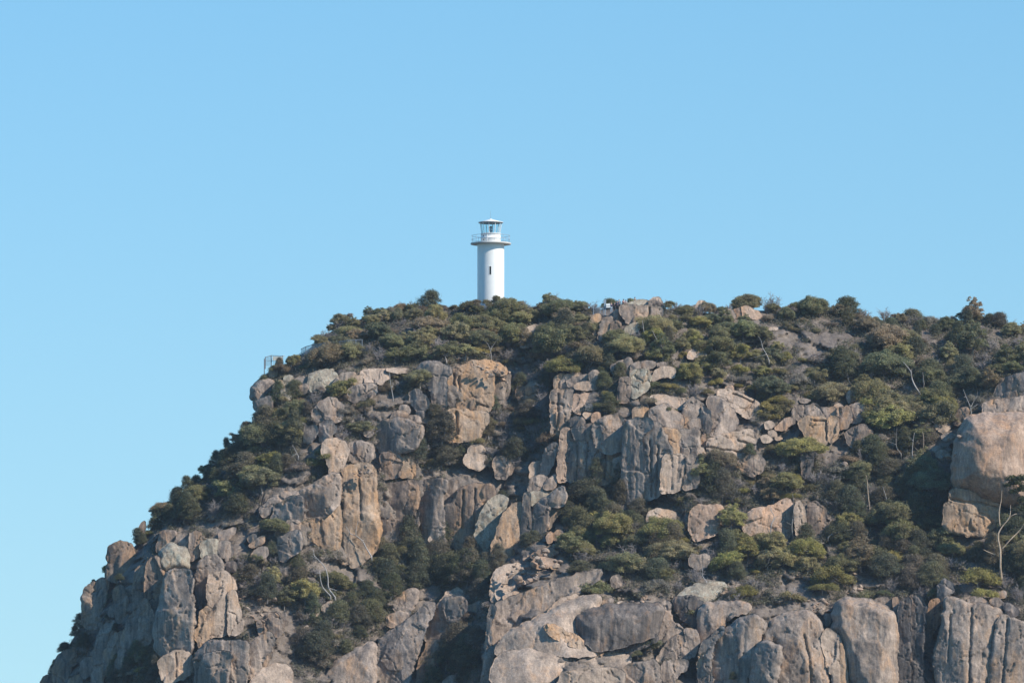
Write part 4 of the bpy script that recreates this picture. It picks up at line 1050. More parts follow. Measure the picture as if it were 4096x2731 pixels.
def build_walkway():
    c = lambda x, y, Y: Vector(ray_pt(1000 + x / 4.704, 1250 + y / 4.704, Y))
    # lookout platform railing at the cliff edge
    Y = float(T(1100, 1470)[0]) - 2.0
    org = c(330, 1040, Y)
    root = empty("platform_railing", org)
    tag(root, "steel railing of the cliff edge lookout platform against the sky, wire mesh infill", "railing")
    L = lambda x, y, dy=0: c(x, y, Y + dy) - org
    posts = [(270, 868, 1170, 0.0), (288, 832, 1060, 1.4), (400, 800, 1000, 3.2), (615, 808, 990, 3.2)]
    tops, lows = [], []
    for x, y0, y1, dy in posts:
        p = MB(); p.tube([L(x, y1, dy), L(x, y0, dy)], .075, 6); p.build("post", STEEL, root); tops.append(L(x, y0 + 8, dy)); lows.append(L(x, min(y1, 1000), dy))
    m = MB(); m.tube([tops[1], tops[2], tops[3], L(660, 812, 3.4)], .05, 6); m.build("top_rail", STEEL, root)
    m = MB(); m.tube([L(290, 900, 1.4), L(400, 912, 3.2), L(600, 932, 3.3)], .035, 6); m.build("mid_rail", STEEL, root)
    mesh_panel("mesh_panel", [lows[1], lows[2], tops[2], tops[1]], root, STEEL)
    mesh_panel("mesh_panel", [L(400, 990, 3.2), L(615, 985, 3.2), tops[3], tops[2]], root, STEEL, .3)
    fl = MB(); a = L(520, 1015, 2.2); fl.box(a, (1.9, 2.6, .10)); fl.build("floor_grating", STEEL, root)
    s = MB(); s.box((0, 0, 0), (1.55, .06, .62), Matrix.Rotation(R_(2), 3, 'Y'))
    sg = s.build("information_panel", plain("faded_panel", (.55, .52, .44), .6, 0, .2, 2.5), loc=c(520, 864, Y + 2.9))
    tag(sg, "faded beige information panel fixed to the cliff edge platform railing", "sign")
    # curved walkway fence
    arc = [(960, 688, 8), (1050, 642, 6), (1200, 600, 4), (1345, 582, 2.6), (1530, 562, 1.4), (1690, 545, .6), (1842, 522, 0), (1990, 512, 0), (2110, 508, .3)]
    Y2 = float(T(1360, 1410)[0]) - 2.2
    org2 = c(1600, 740, Y2)
    rt = empty("walkway_fence", org2)
    tag(rt, "curved steel walkway fence with wire mesh panels in the scrub left of the lighthouse", "fence")
    P = [c(x, y, Y2 + dy) - org2 for x, y, dy in arc]
    hgt = Vector((0, 0, 1.42))
    m = MB(); m.tube(P, .055, 6); m.build("handrail", STEEL, rt)
    m = MB(); m.tube([p - hgt for p in P], .045, 6); m.build("bottom_rail", STEEL, rt)
    for p in P[1:]:
        q = MB(); q.tube([p - hgt - Vector((0, 0, .3)), p + Vector((0, 0, .02))], .06, 6); q.build("post", STEEL, rt)
    for i in range(len(P) - 1):
        mesh_panel("mesh_panel", [P[i] - hgt, P[i + 1] - hgt, P[i + 1], P[i]], rt, RAILM, .15, .015)
    dk = MB()
    for i in range(3, len(P) - 1):
        a, b = P[i] - hgt - Vector((0, 0, .12)), P[i + 1] - hgt - Vector((0, 0, .12))
        w = Vector((0, 2.0, 0)); t = Vector((0, 0, -.22))
        dk.add([a, b, b + w, a + w, a + t, b + t, b + w + t, a + w + t], [(0, 1, 2, 3), (7, 6, 5, 4), (0, 4, 5, 1), (2, 6, 7, 3), (1, 5, 6, 2), (0, 3, 7, 4)])
    dk.build("deck", plain("walkway_deck", (.08, .08, .085), .8), rt)
build_walkway()

# ------------------------------------------------------------------ summit lookout: fence, sign, visitors
SKIN = plain("skin", (.52, .33, .25), .6)
def cloth(name, c): return plain(name, c, .85, 0, .1, 6)
def person(px, py, Y, h, shirt, legs, hair, face_rot, arms, label, hat=None, lean=0.0):
    """One continuous skinned body with head, hands and fingers; clothes and hair are its children."""
    root = empty("person", ray_pt(px, py, Y), face_rot)
    tag(root, label, "person", "visitors at the summit lookout")
    f = h / 1.75
    J = {}
    J['pel'] = (0, 0, .95); J['bel'] = (0, -.01 + lean * .3, 1.10); J['che'] = (0, -.01 + lean * .7, 1.30); J['nec'] = (0, lean, 1.48); J['hd0'] = (0, lean - .015, 1.56); J['hd1'] = (0, lean - .02, 1.66); J['hd2'] = (0, lean - .01, 1.73)
    E = [('pel', 'bel'), ('bel', 'che'), ('che', 'nec'), ('nec', 'hd0'), ('hd0', 'hd1'), ('hd1', 'hd2')]
    Rr = {'pel': .15, 'bel': .135, 'che': .145, 'nec': .055, 'hd0': .085, 'hd1': .10, 'hd2': .06}
    for s, tg in ((-1, 'l'), (1, 'r')):
        J['hip' + tg] = (s * .09, 0, .90); J['kne' + tg] = (s * .10, -.02, .48); J['ank' + tg] = (s * .10, .02, .08); J['toe' + tg] = (s * .11, -.14, .03)
        sh = (s * .19, lean, 1.42); el = Vector(sh) + Vector(arms[tg][0]); wr = el + Vector(arms[tg][1])
        J['sho' + tg] = sh; J['elb' + tg] = tuple(el); J['wri' + tg] = tuple(wr)
        dv = Vector(arms[tg][1]).normalized(); side = dv.cross(Vector((0, 0, 1))); side = side.normalized() if side.length > .1 else Vector((s, 0, 0))
        J['pal' + tg] = tuple(wr + dv * .08)
        E += [('pel', 'hip' + tg), ('hip' + tg, 'kne' + tg), ('kne' + tg, 'ank' + tg), ('ank' + tg, 'toe' + tg), ('che', 'sho' + tg), ('sho' + tg, 'elb' + tg), ('elb' + tg, 'wri' + tg), ('wri' + tg, 'pal' + tg)]
        for q, ln in enumerate((.065, .08, .085, .075)):
            nm = 'fi%d' % q + tg
            J[nm] = tuple(wr + dv * (.08 + ln) + side * (.026 * (q - 1.5)) - Vector((0, 0, .02))); E.append(('pal' + tg, nm)); Rr[nm] = .009
        J['thu' + tg] = tuple(wr + dv * .085 + side * -.07); E.append(('wri' + tg, 'thu' + tg)); Rr['thu' + tg] = .011
        Rr.update({'hip' + tg: .095, 'kne' + tg: .06, 'ank' + tg: .042, 'toe' + tg: .038, 'sho' + tg: .065, 'elb' + tg: .045, 'wri' + tg: .03, 'pal' + tg: .036})
    def skin(name, keys, grow, mat, parent):
        kk = [k for k in J if k in keys] if keys else list(J)
        ix = {k: i for i, k in enumerate(kk)}
        me = bpy.data.meshes.new(name)
        me.from_pydata([tuple(c * f for c in J[k]) for k in kk], [(ix[a], ix[b]) for a, b in E if a in ix and b in ix], [])
        o = link(name, me, parent)
        md = o.modifiers.new("skin", 'SKIN')
        sv = me.skin_vertices[0].data if len(me.skin_vertices) else None
        if sv:
            for k in kk: sv[ix[k]].radius = (Rr[k] * f * grow,) * 2
            sv[ix[kk[0]]].use_root = True
        o.modifiers.new("smooth", 'SUBSURF').levels = 1
        o.modifiers["smooth"].render_levels = 1
        me.materials.append(mat)
        return o
    body = skin("body", None, 1.0, SKIN, root)
    skin("shirt", {'pel', 'bel', 'che', 'shol', 'elbl', 'shor', 'elbr', 'wril', 'wrir'} if shirt[1] else {'pel', 'bel', 'che', 'shol', 'elbl', 'shor', 'elbr'}, 1.14, shirt[0], root)
    skin("trousers", {'pel', 'hipl', 'kner', 'knel', 'hipr', 'ankl', 'ankr'}, 1.13, legs, root)
    hm = MB()
    hm.lathe([(.118 * f * math.cos(t), .118 * f * math.sin(t)) for t in (-.35, -.1, .2, .55, .9, 1.25, 1.5)], 14)
    hd = hm.build("hat" if hat else "hair", hat or hair, root, True, loc=(0, (lean + .005) * f, 1.65 * f))
    fc = MB()
    for sx in (-1, 1): fc.box((sx * .035 * f, (lean - .112) * f, 1.655 * f), (.02, .02, .012))
    fc.build("eyes", DARKM, root)
    ns = MB(); ns.add([(-.012, (lean - .105) * f, 1.61 * f), (.012, (lean - .105) * f, 1.61 * f), (0, (lean - .135) * f, 1.612 * f), (0, (lean - .108) * f, 1.655 * f)], [(0, 1, 2), (0, 2, 3), (1, 3, 2), (0, 3, 1)]); ns.build("nose", SKIN, root)
    return root

def build_lookout():
    c = lambda x, y, Y: Vector(ray_pt(2300 + x / 4.704, 1150 + y / 4.704, Y))
    Yf = float(T(2400, 1262)[0]) - 3.2
    org = c(460, 510, Yf); root = empty("lookout_fence", org)
    tag(root, "pale wire mesh fence panel with a slim top rail at the summit lookout", "fence")
    L = lambda x, y, dy=0: c(x, y, Yf + dy) - org
    for x, y0, y1 in ((345, 366, 520), (470, 384, 515), (545, 340, 515), (572, 330, 520)):
        m = MB(); m.tube([L(x, y1), L(x, y0)], .07 if x > 500 else .05, 6); m.build("post", RAILM, root)
    m = MB(); m.tube([L(345, 384), L(545, 384), L(660, 388)], .05, 6); m.build("top_rail", RAILM, root)
    mesh_panel("mesh_panel", [L(345, 512), L(545, 512), L(545, 384), L(345, 384)], root, RAILM, .11, .014)
    # sign
    o2 = c(565, 345, Yf - .1)
    sr = empty("lookout_sign", o2); tag(sr, "white two part information board on a grey post at the summit lookout", "sign")
    p = MB(); p.box(Vector((0, 0, .45)), (.34, .12, 1.0)); p.build("sign_post", RAILM, sr)
    S = lambda x, y: c(x, y, Yf - .25) - o2
    for nm, (x0, y0, x1, y1) in (("upper_panel", (584, 302, 662, 342)), ("lower_panel", (588, 349, 666, 374))):
        q = MB(); a, b = S(x0, y0), S(x1, y1); q.box((a + b) / 2, (b.x - a.x, .05, a.z - b.z), Matrix.Rotation(R_(-7), 3, 'Y')); q.build(nm, WHITE, sr)
    navy, black, white, pinkc, grey = cloth("navy_cloth", (.02, .03, .09)), cloth("black_cloth", (.015, .015, .018)), cloth("white_cloth", (.6, .58, .56)), cloth("coral_cloth", (.45, .2, .16)), cloth("grey_cloth", (.18, .19, .21))
    jean = cloth("light_denim", (.33, .42, .52)); dark = cloth("dark_trousers", (.03, .03, .04))
    blond, brown, blackh, greyh = plain("fair_hair", (.35, .24, .13), .7), plain("brown_hair", (.09, .05, .03), .7), plain("black_hair", (.012, .01, .01), .6), plain("grey_hair", (.4, .38, .36), .7)
    down = {'l': ((-.06, 0, -.28), (-.02, -.08, -.24)), 'r': ((.06, 0, -.28), (.02, -.08, -.24))}
    hold = {'l': ((-.08, -.06, -.26), (.10, -.2, .04)), 'r': ((.08, -.06, -.26), (-.10, -.2, .04))}
    point = {'l': ((-.24, -.08, -.10), (-.25, -.06, .04)), 'r': ((.07, 0, -.28), (-.03, -.12, -.2))}
    lean_ = {'l': ((-.10, -.16, -.20), (.02, -.22, -.08)), 'r': ((.10, -.16, -.20), (-.02, -.22, -.08))}
    G = 1.0
    def at(x, yhead, h, dY): return 2300 + x / 4.704, 1150 + yhead / 4.704 + h * 25.9, Yf + dY
    def put(x, yh, h, dY, *a, **k): px, py, Y = at(x, yh, h, dY); return person(px, py, Y, h, *a, **k)
    put(682, 276, 1.66, .8, (navy, True), jean, blond, R_(14), hold, "person in a navy top and light jeans beside the white board, hands together")
    put(748, 268, 1.62, 1.8, (black, True), dark, brown, R_(-40), point, "person in a dark top with one arm stretched towards the white board")
    put(796, 244, 1.72, 1.2, (navy, True), dark, brown, R_(-30), lean_, "person in a navy jacket leaning forward, brown hair, mid group")
    put(832, 218, 1.74, 4.2, (grey, True), dark, greyh, R_(-12), down, "person in grey with thin grey hair, behind the navy jacket")
    put(914, 214, 1.72, 5.0, (pinkc, False), dark, brown, R_(10), down, "person in a coral top and black cap behind the rocks", hat=black)
    put(956, 228, 1.62, 4.6, (white, False), dark, brown, R_(-20), hold, "person in a white top right of the coral top and black cap")
    put(1127, 176, 1.70, 9.5, (black, True), dark, blackh, R_(30), down, "dark haired person alone on the skyline behind the summit outcrop")
build_lookout()
# ------------------------------------------------------------------ plants
def leaf_quads(C, Nn, size, rng, aspect=.55, jit=.55):
    """Leaf sprays at centres C, roughly facing Nn."""
    n = len(C)
    Nn = Nn + rng.normal(0, jit, (n, 3)); Nn /= np.linalg.norm(Nn, axis=1)[:, None] + 1e-9
    a = np.cross(Nn, rng.normal(0, 1, (n, 3))); a /= np.linalg.norm(a, axis=1)[:, None] + 1e-9
    b = np.cross(Nn, a)
    sz = size * rng.uniform(.6, 1.35, n)[:, None]
    a, b = a * sz, b * sz * aspect
    V = np.stack([C - a, C - b * .9, C + a, C + b * .9], 1)
    V[:, 1] += Nn * sz * .22; V[:, 3] += Nn * sz * .22
    return V

def crown_mesh(name, clumps, size, dens, rng, aspect=.55, jit=.55, lo=-.35):
    out = []
    for (x, y, z, rx, rz) in clumps:
        n = max(12, int(dens * rx * rx))
        u = rng.uniform(lo, 1, n); t = rng.uniform(0, 2 * math.pi, n)
        s = np.sqrt(1 - u * u)
        D = np.stack([s * np.cos(t), s * np.sin(t), u], 1)
        rad = (rng.uniform(.45, 1.15, n) * np.where(rng.random(n) < .1, rng.uniform(1.1, 1.6, n), 1))[:, None]
        P = np.array([x, y, z]) + D * np.array([rx, rx, rz]) * rad
        out.append(leaf_quads(P, D * np.array([1, 1, rx / rz]) + np.array([0, 0, .25]), size, rng, aspect, jit))
    V = np.concatenate(out).reshape(-1, 3)
    F = np.arange(len(V)).reshape(-1, 4)
    return mesh_from(name, V, F, LEAF, False)

def limbs_mesh(name, tips, height, rad, rng, mat, spread=.3, base=None):
    m = MB()
    fork = height * rng.uniform(.22, .4)
    b0 = Vector((0, 0, -.5)); f0 = Vector((rng.normal(0, .12), rng.normal(0, .12), fork))
    m.tube([b0, Vector((0, 0, 0)), f0], [rad * 1.2, rad, rad * .8], 6)
    for t in tips:
        t = Vector(t); mid = f0.lerp(t, .5) + Vector((rng.normal(0, .12), rng.normal(0, .12), rng.normal(0, .1) - .08))
        m.tube([f0, mid, t], [rad * .62, rad * .42, rad * .15], 5)
        for q in range(3):                                        # fine twigs that show through and past the leaves
            s = mid.lerp(t, rng.uniform(.3, 1)); e = s + Vector((rng.normal(0, .35), rng.normal(0, .35), rng.uniform(.1, .55)))
            m.tube([s, e], [.018, .008], 3, False)
    return mesh_from(name, m.v, m.f, mat)

VAR = {}
def make_variants():
    rng = np.random.default_rng(7)
    def gum(i, H, W, n, flat):
        cl, tips = [], []
        for k in range(n):
            a = 2.4 * k + rng.uniform(-.4, .4); r = W * .5 * math.sqrt((k + .5) / n) * rng.uniform(.75, 1.08)
            z = H * (1 - .5 * (r / (W * .5)) ** 2 * (1 - flat)) * rng.uniform(.66, 1.05)
            rx = W * rng.uniform(.07, .175)
            cl.append((r * math.cos(a), r * math.sin(a), z - rx * .6, rx, rx * rng.uniform(.65, .95)))
            tips.append((r * math.cos(a) * .9, r * math.sin(a) * .9, z - rx * .8))
        for k in range(int(n * .8)):                              # skirts of foliage below the canopy
            a = rng.uniform(0, 6.28); r = W * .46 * rng.uniform(.45, 1); rx = W * rng.uniform(.10, .16)
            cl.append((r * math.cos(a), r * math.sin(a), H * rng.uniform(.22, .6), rx, rx * .9))
        return (crown_mesh("gum_crown", cl, .11, 950, rng, .45, .9), limbs_mesh("gum_trunk", tips[::2], H, .10, rng, BARK_PALE if i % 2 else BARK_GREY), H, W)
    VAR['gum'] = [gum(0, 3.4, 3.9, 34, .2), gum(1, 2.9, 4.6, 40, .5), gum(2, 4.2, 3.4, 30, .1), gum(3, 2.7, 3.2, 24, .3), gum(4, 3.5, 5.2, 46, .4), gum(5, 2.7, 4.0, 30, .6), gum(6, 3.2, 4.3, 34, .35), gum(7, 3.7, 3.7, 28, .25)]
    GW = ["round headed", "broad flat topped", "tall ragged", "small round", "wide spreading", "low flat topped", "uneven", "open crowned"]
    def heath(i, H, W, n):
        cl = []
        for k in range(n):
            a = rng.uniform(0, 6.28); r = W * .42 * math.sqrt(rng.uniform(0, 1)); rx = W * rng.uniform(.15, .24)
            z = H * (1 - (r / (W * .55)) ** 2) * rng.uniform(.55, .9)
            cl.append((r * math.cos(a), r * math.sin(a), max(.15, z - rx * .4), rx, rx * rng.uniform(.6, .9)))
        tips = [(c[0] * .8, c[1] * .8, c[2]) for c in cl[:6]]
        return (crown_mesh("heath_foliage", cl, .09, 1100, rng, .45, .8, -.5), limbs_mesh("heath_stem", tips, H * .5, .045, rng, BARK_GREY), H, W)
    VAR['heath'] = [heath(0, 1.7, 2.4, 10), heath(1, 1.3, 2.9, 12), heath(2, 2.0, 2.2, 10), heath(3, 1.2, 2.0, 8), heath(4, 1.6, 3.3, 14)]
    HW = ["rounded", "low spreading", "upright", "small tufted", "wide mounded"]
    def oak(i, H, W, n):
        cl = []
        for k in range(n):
            f = (k + .5) / n; a = k * 2.4; r = W * .5 * (1 - f) ** .7 * rng.uniform(.5, 1.0); rx = W * rng.uniform(.17, .25)
            cl.append((r * math.cos(a), r * math.sin(a), H * (.12 + .8 * f), rx, rx * .75))
        tips = [(c[0], c[1], c[2]) for c in cl[::2]]
        return (crown_mesh("sheoak_crown", cl, .12, 850, rng, .32, .8, -.6), limbs_mesh("sheoak_trunk", tips, H * .6, .09, rng, BARK_GREY), H, W)
    VAR['oak'] = [oak(0, 3.6, 3.2, 16), oak(1, 3.0, 3.8, 18), oak(2, 4.4, 3.0, 17), oak(3, 2.6, 2.8, 13)]
    OW = ["dome shaped", "wide dense", "tall pointed", "low dense"]
    def dead(i, H, W, n):
        m = MB(); b = MB()
        for k in range(n):
            a = rng.uniform(0, 6.28); el = rng.uniform(.35, 1.4); ln = rng.uniform(.6, 1) * H
            d = Vector((math.cos(a) * math.cos(el) * W / H, math.sin(a) * math.cos(el) * W / H, math.sin(el)))
            p0 = Vector((0, 0, -.2)); p1 = d * ln * .5 + Vector((0, 0, .05)); p2 = d * ln + Vector((rng.normal(0, .12), rng.normal(0, .12), .12))
            m.tube([p0, p1, p2], [.04, .026, .012], 4, False)
            for q in range(15):
                t = rng.uniform(.3, 1); s = p1.lerp(p2, (t - .5) * 2) if t > .5 else p0.lerp(p1, t * 2)
                e = s + Vector((rng.normal(0, .3), rng.normal(0, .3), abs(rng.normal(.22, .2)))) * (H * .42)
                m.tube([s, s.lerp(e, .5) + Vector((rng.normal(0, .05),) * 3), e], [.024, .018, .012], 3, False)
        b.tube([Vector((0, 0, -.4)), Vector((0, 0, 0)), Vector((0, 0, H * .2))], [.07, .06, .05], 5)
        return (mesh_from("twig_crown", m.v, m.f, TWIG), mesh_from("bare_stems", b.v, b.f, TWIG), H, W)
    VAR['dead'] = [dead(0, 1.6, 1.5, 16), dead(1, 1.3, 1.9, 18), dead(2, 2.2, 1.5, 14)]
    DW = ["bushy", "low sprawling", "tall thin"]
    return {'gum': GW, 'heath': HW, 'oak': OW, 'dead': DW}
SHAPEW = make_variants()
KIND = {'gum': ("gum_tree", "crown", "trunk", "gum", "tree", "gum trees on the headland"),
        'heath': ("heath_shrub", "foliage", "stem", "heath shrub", "shrub", "heath shrubs on the headland"),
        'oak': ("dark_scrub_tree", "crown", "trunk", "scrub tree", "tree", "dark scrub trees on the headland"),
        'dead': ("bare_shrub", "branches", "stem", "leafless shrub", "shrub", "leafless grey shrubs on the headland")}
COLS = {'gum': [((.112, .104, .054), "olive"), ((.135, .122, .066), "light olive"), ((.090, .090, .052), "dull green"), ((.122, .096, .062), "bronze green"), ((.142, .130, .050), "yellow green")],
        'heath': [((.110, .096, .050), "olive brown"), ((.142, .122, .040), "yellow green"), ((.112, .086, .062), "brown"), ((.135, .118, .102), "grey brown"), ((.088, .090, .046), "green")],
        'oak': [((.058, .062, .040), "dark green"), ((.074, .074, .044), "deep green"), ((.080, .070, .052), "dark brown")],
        'dead': [((1, 1, 1), "grey"), ((1, 1, 1), "grey")]}
PLANTS = []
LEAF_GAIN = 2.75
SIZE_GAIN = 1.28
PROTO = {}
PR = random.Random(3)
def plant(kind, px, py, scale=1.0, var=None, col=None, dY=0.0, sx=1.0, label=None, Y=None, sink=.1, lean=None):
    vs = VAR[kind]; v = PR.randrange(len(vs)) if var is None else var
    ci = PR.choice([0, 0, 1, 2, 3, 4][:len(COLS[kind]) + 1]) if col is None else col
    crown, trunk, H, W = vs[v]
    rgb, cname = COLS[kind][ci]
    gm = (rgb[0] + rgb[1] + rgb[2]) / 3
    rgb = tuple((c * .9 + gm * .10) * (1.1 if kind == 'gum' else 1) for c in rgb) if kind != 'dead' else rgb
    if Y is None: py = max(py, float(sky_y(px)) + 4)
    y = (float(ground_y(px, py)[0]) - .25 if Y is None else Y) + dY
    loc = ray_pt(px, py, y)
    nm = KIND[kind]
    if kind not in PROTO:
        r = empty(nm[0]); c = link(nm[1], crown, r); t = link(nm[2], trunk, r); PROTO[kind] = (r, c, t)
        root, cc, tt = r, c, t
    else:
        r, c, t = PROTO[kind]
        root, cc, tt = r.copy(), c.copy(), t.copy()
        for o in (root, cc, tt): COL.objects.link(o)
        cc.parent = root; tt.parent = root
        cc.data, tt.data = crown, trunk
        for k in ("label", "category", "group"):
            if k in root: del root[k]
    root.location = (float(loc[0]), float(loc[1]), float(loc[2]) - sink)
    root.rotation_euler = (lean[0] if lean else PR.gauss(0, .1), lean[1] if lean else PR.gauss(-.06, .14), PR.uniform(0, 6.28))
    k = scale * PR.uniform(.9, 1.1)
    root.scale = (k * sx * PR.uniform(.85, 1.2), k * sx * PR.uniform(.85, 1.2), k * PR.uniform(.75, 1.1))
    j = PR.uniform(.8, 1.22) * LEAF_GAIN
    cc.color = (rgb[0] * j * PR.uniform(.94, 1.06), rgb[1] * j, rgb[2] * j * PR.uniform(.9, 1.1), 1)
    if label: root["label"] = label; root["category"] = nm[4]; root["group"] = nm[5]
    else:
        size = "" if .85 < scale < 1.2 else "small " if scale <= .85 else "big "
        describe(root, "%s%s %s %s" % (size, cname, SHAPEW[kind][v], nm[3]), px, py, nm[4], nm[5])
    PLANTS.append((px, py))
    return root

ZONES = []
BARE = [np.array([[3232, 1340], [3270, 1330], [3335, 1334], [3348, 1350], [3310, 1362], [3262, 1380], [3246, 1392], [3242, 1372]], float)]     # the bare gravel patch
def scatter(poly, mix, dx, dy, smin, smax, seed, fill=1.0, avoid=True, cols=None):
    """Plants over a patch of hillside, rows back to front, kept off the rock faces."""
    P = np.array([[float(c) for c in q.split(",")] for q in poly.split()])
    ZONES.append(P)
    rng = random.Random(seed)
    kinds, wts = zip(*mix.items())
    y = P[:, 1].min()
    row = 0
    while y < P[:, 1].max():
        x = P[:, 0].min() + (row % 2) * dx / 2
        while x < P[:, 0].max():
            qx, qy = x + rng.uniform(-.42, .42) * dx, y + rng.uniform(-.45, .45) * dy
            x += dx
            if rng.random() > fill: continue
            A, Bq = np.array([qx]), np.array([qy])
            if not inside(P, A, Bq)[0] or qy < float(sky_y(qx)) + 2: continue
            if avoid and any(inside(F, A, Bq)[0] for F, _ in ROCKS if F[:, 0].min() <= qx <= F[:, 0].max() and F[:, 1].min() <= qy <= F[:, 1].max()): continue
            if any(inside(b, A, Bq)[0] for b in BARE): continue
            k = rng.choices(kinds, wts)[0]
            ck = None
            if cols and k in cols: ck = rng.choice(cols[k])
            plant(k, qx, qy, SIZE_GAIN * min(1, .62 + max(0, qy - float(sky_y(qx)) - 25) / 260)  * rng.uniform(smin, smax) * (1.15 if k == 'dead' else 1), col=ck)
        y += dy; row += 1

def build_plants():
    G = 'gum'
    # summit scrub below and beside the lighthouse
    scatter("1120,1500 1180,1440 1250,1372 1330,1310 1420,1262 1560,1240 1720,1225 1880,1222 2200,1226 2400,1236 2390,1320 2345,1400 2240,1450 2130,1440 2060,1425 2000,1450 1900,1440 1800,1470 1650,1480 1480,1490 1300,1500",
            {'gum': 6, 'heath': 1.2, 'dead': 1.0, 'oak': .5}, 72, 44, .62, .98, 1, cols={'gum': [0, 0, 1, 1, 2, 3]})
    scatter("1060,1490 1090,1440 1180,1440 1250,1470 1230,1500 1120,1520", {'heath': 3, 'oak': 1, 'dead': 1}, 46, 34, .6, .9, 2)
    # grey scrub of the saddle
    scatter("2080,1470 2130,1400 2200,1350 2350,1300 2390,1330 2390,1440 2320,1520 2240,1550 2180,1530", {'dead': 3, 'heath': 2, 'gum': 1, 'oak': .6}, 54, 34, .65, .95, 3, cols={'heath': [2, 3, 0]})
    scatter("1880,1440 1960,1370 2080,1380 2120,1440 2040,1480 1930,1480", {'dead': 3, 'heath': 2}, 44, 32, .7, 1, 4, cols={'heath': [3, 2, 0, 1]})
    # right-hand summit
    scatter("2390,1440 2450,1380 2560,1330 2640,1270 2760,1255 2840,1262 2980,1300 3060,1320 3060,1390 3200,1390 3240,1450 3100,1560 3000,1520 2850,1540 2720,1520 2620,1480 2480,1450 2420,1470",
            {'gum': 5, 'heath': 3, 'dead': 1.3, 'oak': .4}, 62, 38, .55, .85, 5, cols={'gum': [0, 1, 2, 4], 'heath': [0, 1, 3]})
    scatter("2600,1250 2750,1240 2830,1254 2900,1250 2850,1290 2700,1280", {'heath': 3, 'dead': 2, 'gum': 1}, 50, 26, .6, .85, 6, cols={'heath': [0, 2, 3]})
    scatter("3050,1245 3240,1243 3380,1250 3480,1280 3700,1290 3900,1280 4096,1325 4330,1370 4330,1420 4100,1400 3900,1370 3700,1360 3460,1330 3300,1345 3180,1330 3080,1310",
            {'heath': 4, 'gum': 2.5, 'oak': 1.2, 'dead': .8}, 66, 36, .65, 1.0, 7, cols={'heath': [2, 2, 0], 'gum': [0, 3, 3, 2]})
    scatter("3330,1400 3420,1350 3700,1370 4000,1380 4330,1420 4330,1560 4120,1500 4020,1500 3960,1580 3900,1640 3790,1640 3700,1560 3560,1545 3420,1560 3250,1545 3130,1560 3240,1470",
            {'gum': 4, 'heath': 3, 'oak': 1.6, 'dead': 1.4}, 68, 42, .65, .98, 8, cols={'gum': [0, 1, 2, 3, 0], 'heath': [0, 2, 3]})
    scatter("2580,1590 2620,1510 2720,1520 2900,1540 3060,1540 3380,1560 3430,1600 3380,1640 3200,1590 3080,1600 2960,1560 2840,1570 2700,1590", {'heath': 5, 'dead': 1, 'gum': .6}, 50, 30, .65, .95, 9, cols={'heath': [0, 1, 1, 4]})
    scatter("3020,1585 3150,1600 3160,1680 3020,1690", {'heath': 1}, 46, 34, .8, 1.1, 10, cols={'heath': [0, 1]})
    # dark trees between the layered crag and the lichen crag
    scatter("2400,1660 2400,1480 2450,1450 2490,1480 2470,1560 2480,1640 2430,1680", {'oak': 3, 'heath': 1}, 40, 34, .55, .8, 11)
    # left flank
    scatter("480,2200 600,2090 740,1960 880,1830 960,1740 1020,1680 1060,1680 1080,1740 1180,1790 1240,1860 1190,1900 1090,1960 1000,2050 900,2085 760,2100 640,2110 540,2170",
            {'oak': 3.2, 'gum': 2.6, 'heath': .8, 'dead': .6}, 68, 42, .7, 1.0, 12, cols={'gum': [2, 0, 4]})
    scatter("960,1730 1020,1640 1040,1600 1060,1640 1050,1700", {'oak': 1}, 36, 30, .6, .8, 13)
    scatter("1070,1660 1090,1600 1200,1590 1230,1640 1260,1720 1200,1800 1120,1740", {'heath': 2, 'gum': 2, 'oak': 1, 'dead': 1}, 50, 34, .6, .85, 14)
    scatter("1240,1590 1420,1560 1480,1590 1500,1680 1480,1760 1400,1775 1350,1740 1360,1650 1270,1640", {'dead': 3, 'heath': 3, 'gum': 1}, 48, 32, .65, .9, 15, cols={'heath': [3, 2, 0]})
    scatter("1500,1540 1560,1490 1660,1480 1730,1500 1740,1560 1640,1590 1540,1580", {'heath': 2, 'gum': 1, 'dead': 1}, 46, 34, .7, .9, 16)
    scatter("1260,1890 1280,1830 1310,1840 1320,1890", {'heath': 1}, 40, 30, .9, 1.1, 17, cols={'heath': [1]})
    # central gully
    scatter("1760,1720 1800,1640 1940,1640 2000,1640 2080,1600 2160,1580 2220,1640 2210,1760 2110,1840 2000,1890 1860,1870 1700,1890 1660,1840",
            {'dead': 3, 'heath': 3, 'oak': 1.6}, 56, 36, .65, .95, 18, cols={'heath': [3, 2, 0]})
    scatter("1730,1760 1740,1660 1800,1640 1830,1740 1790,1790", {'oak': 1}, 38, 34, .7, .95, 19)
    scatter("2080,1680 2060,1560 2130,1540 2200,1580 2210,1660", {'dead': 2, 'oak': 2, 'heath': 1}, 48, 34, .7, .95, 20)
    # dark trees in the hollow under the slabs and the band running down to the left
    scatter("1440,2270 1500,2200 1640,2180 1800,2210 1930,2240 1990,2270 1960,2400 1880,2420 1800,2400 1700,2350 1600,2370 1520,2330",
            {'oak': 6, 'heath': 1.2}, 64, 40, .8, 1.1, 21, cols={'heath': [0, 4]})
    scatter("1560,2380 1600,2400 1560,2470 1480,2560 1380,2640 1260,2710 1200,2670 1240,2560 1300,2470 1400,2410 1480,2360",
            {'oak': 4, 'heath': 2, 'dead': 1}, 62, 40, .7, 1.0, 22, cols={'heath': [0, 4, 3]})
    scatter("1000,2210 1080,2160 1200,2210 1290,2290 1420,2350 1380,2420 1260,2460 1160,2450 1060,2400 960,2330 950,2260", {'heath': 3, 'oak': 2, 'dead': 2.2, 'gum': .8}, 58, 38, .65, .95, 23, cols={'heath': [3, 0, 4]})
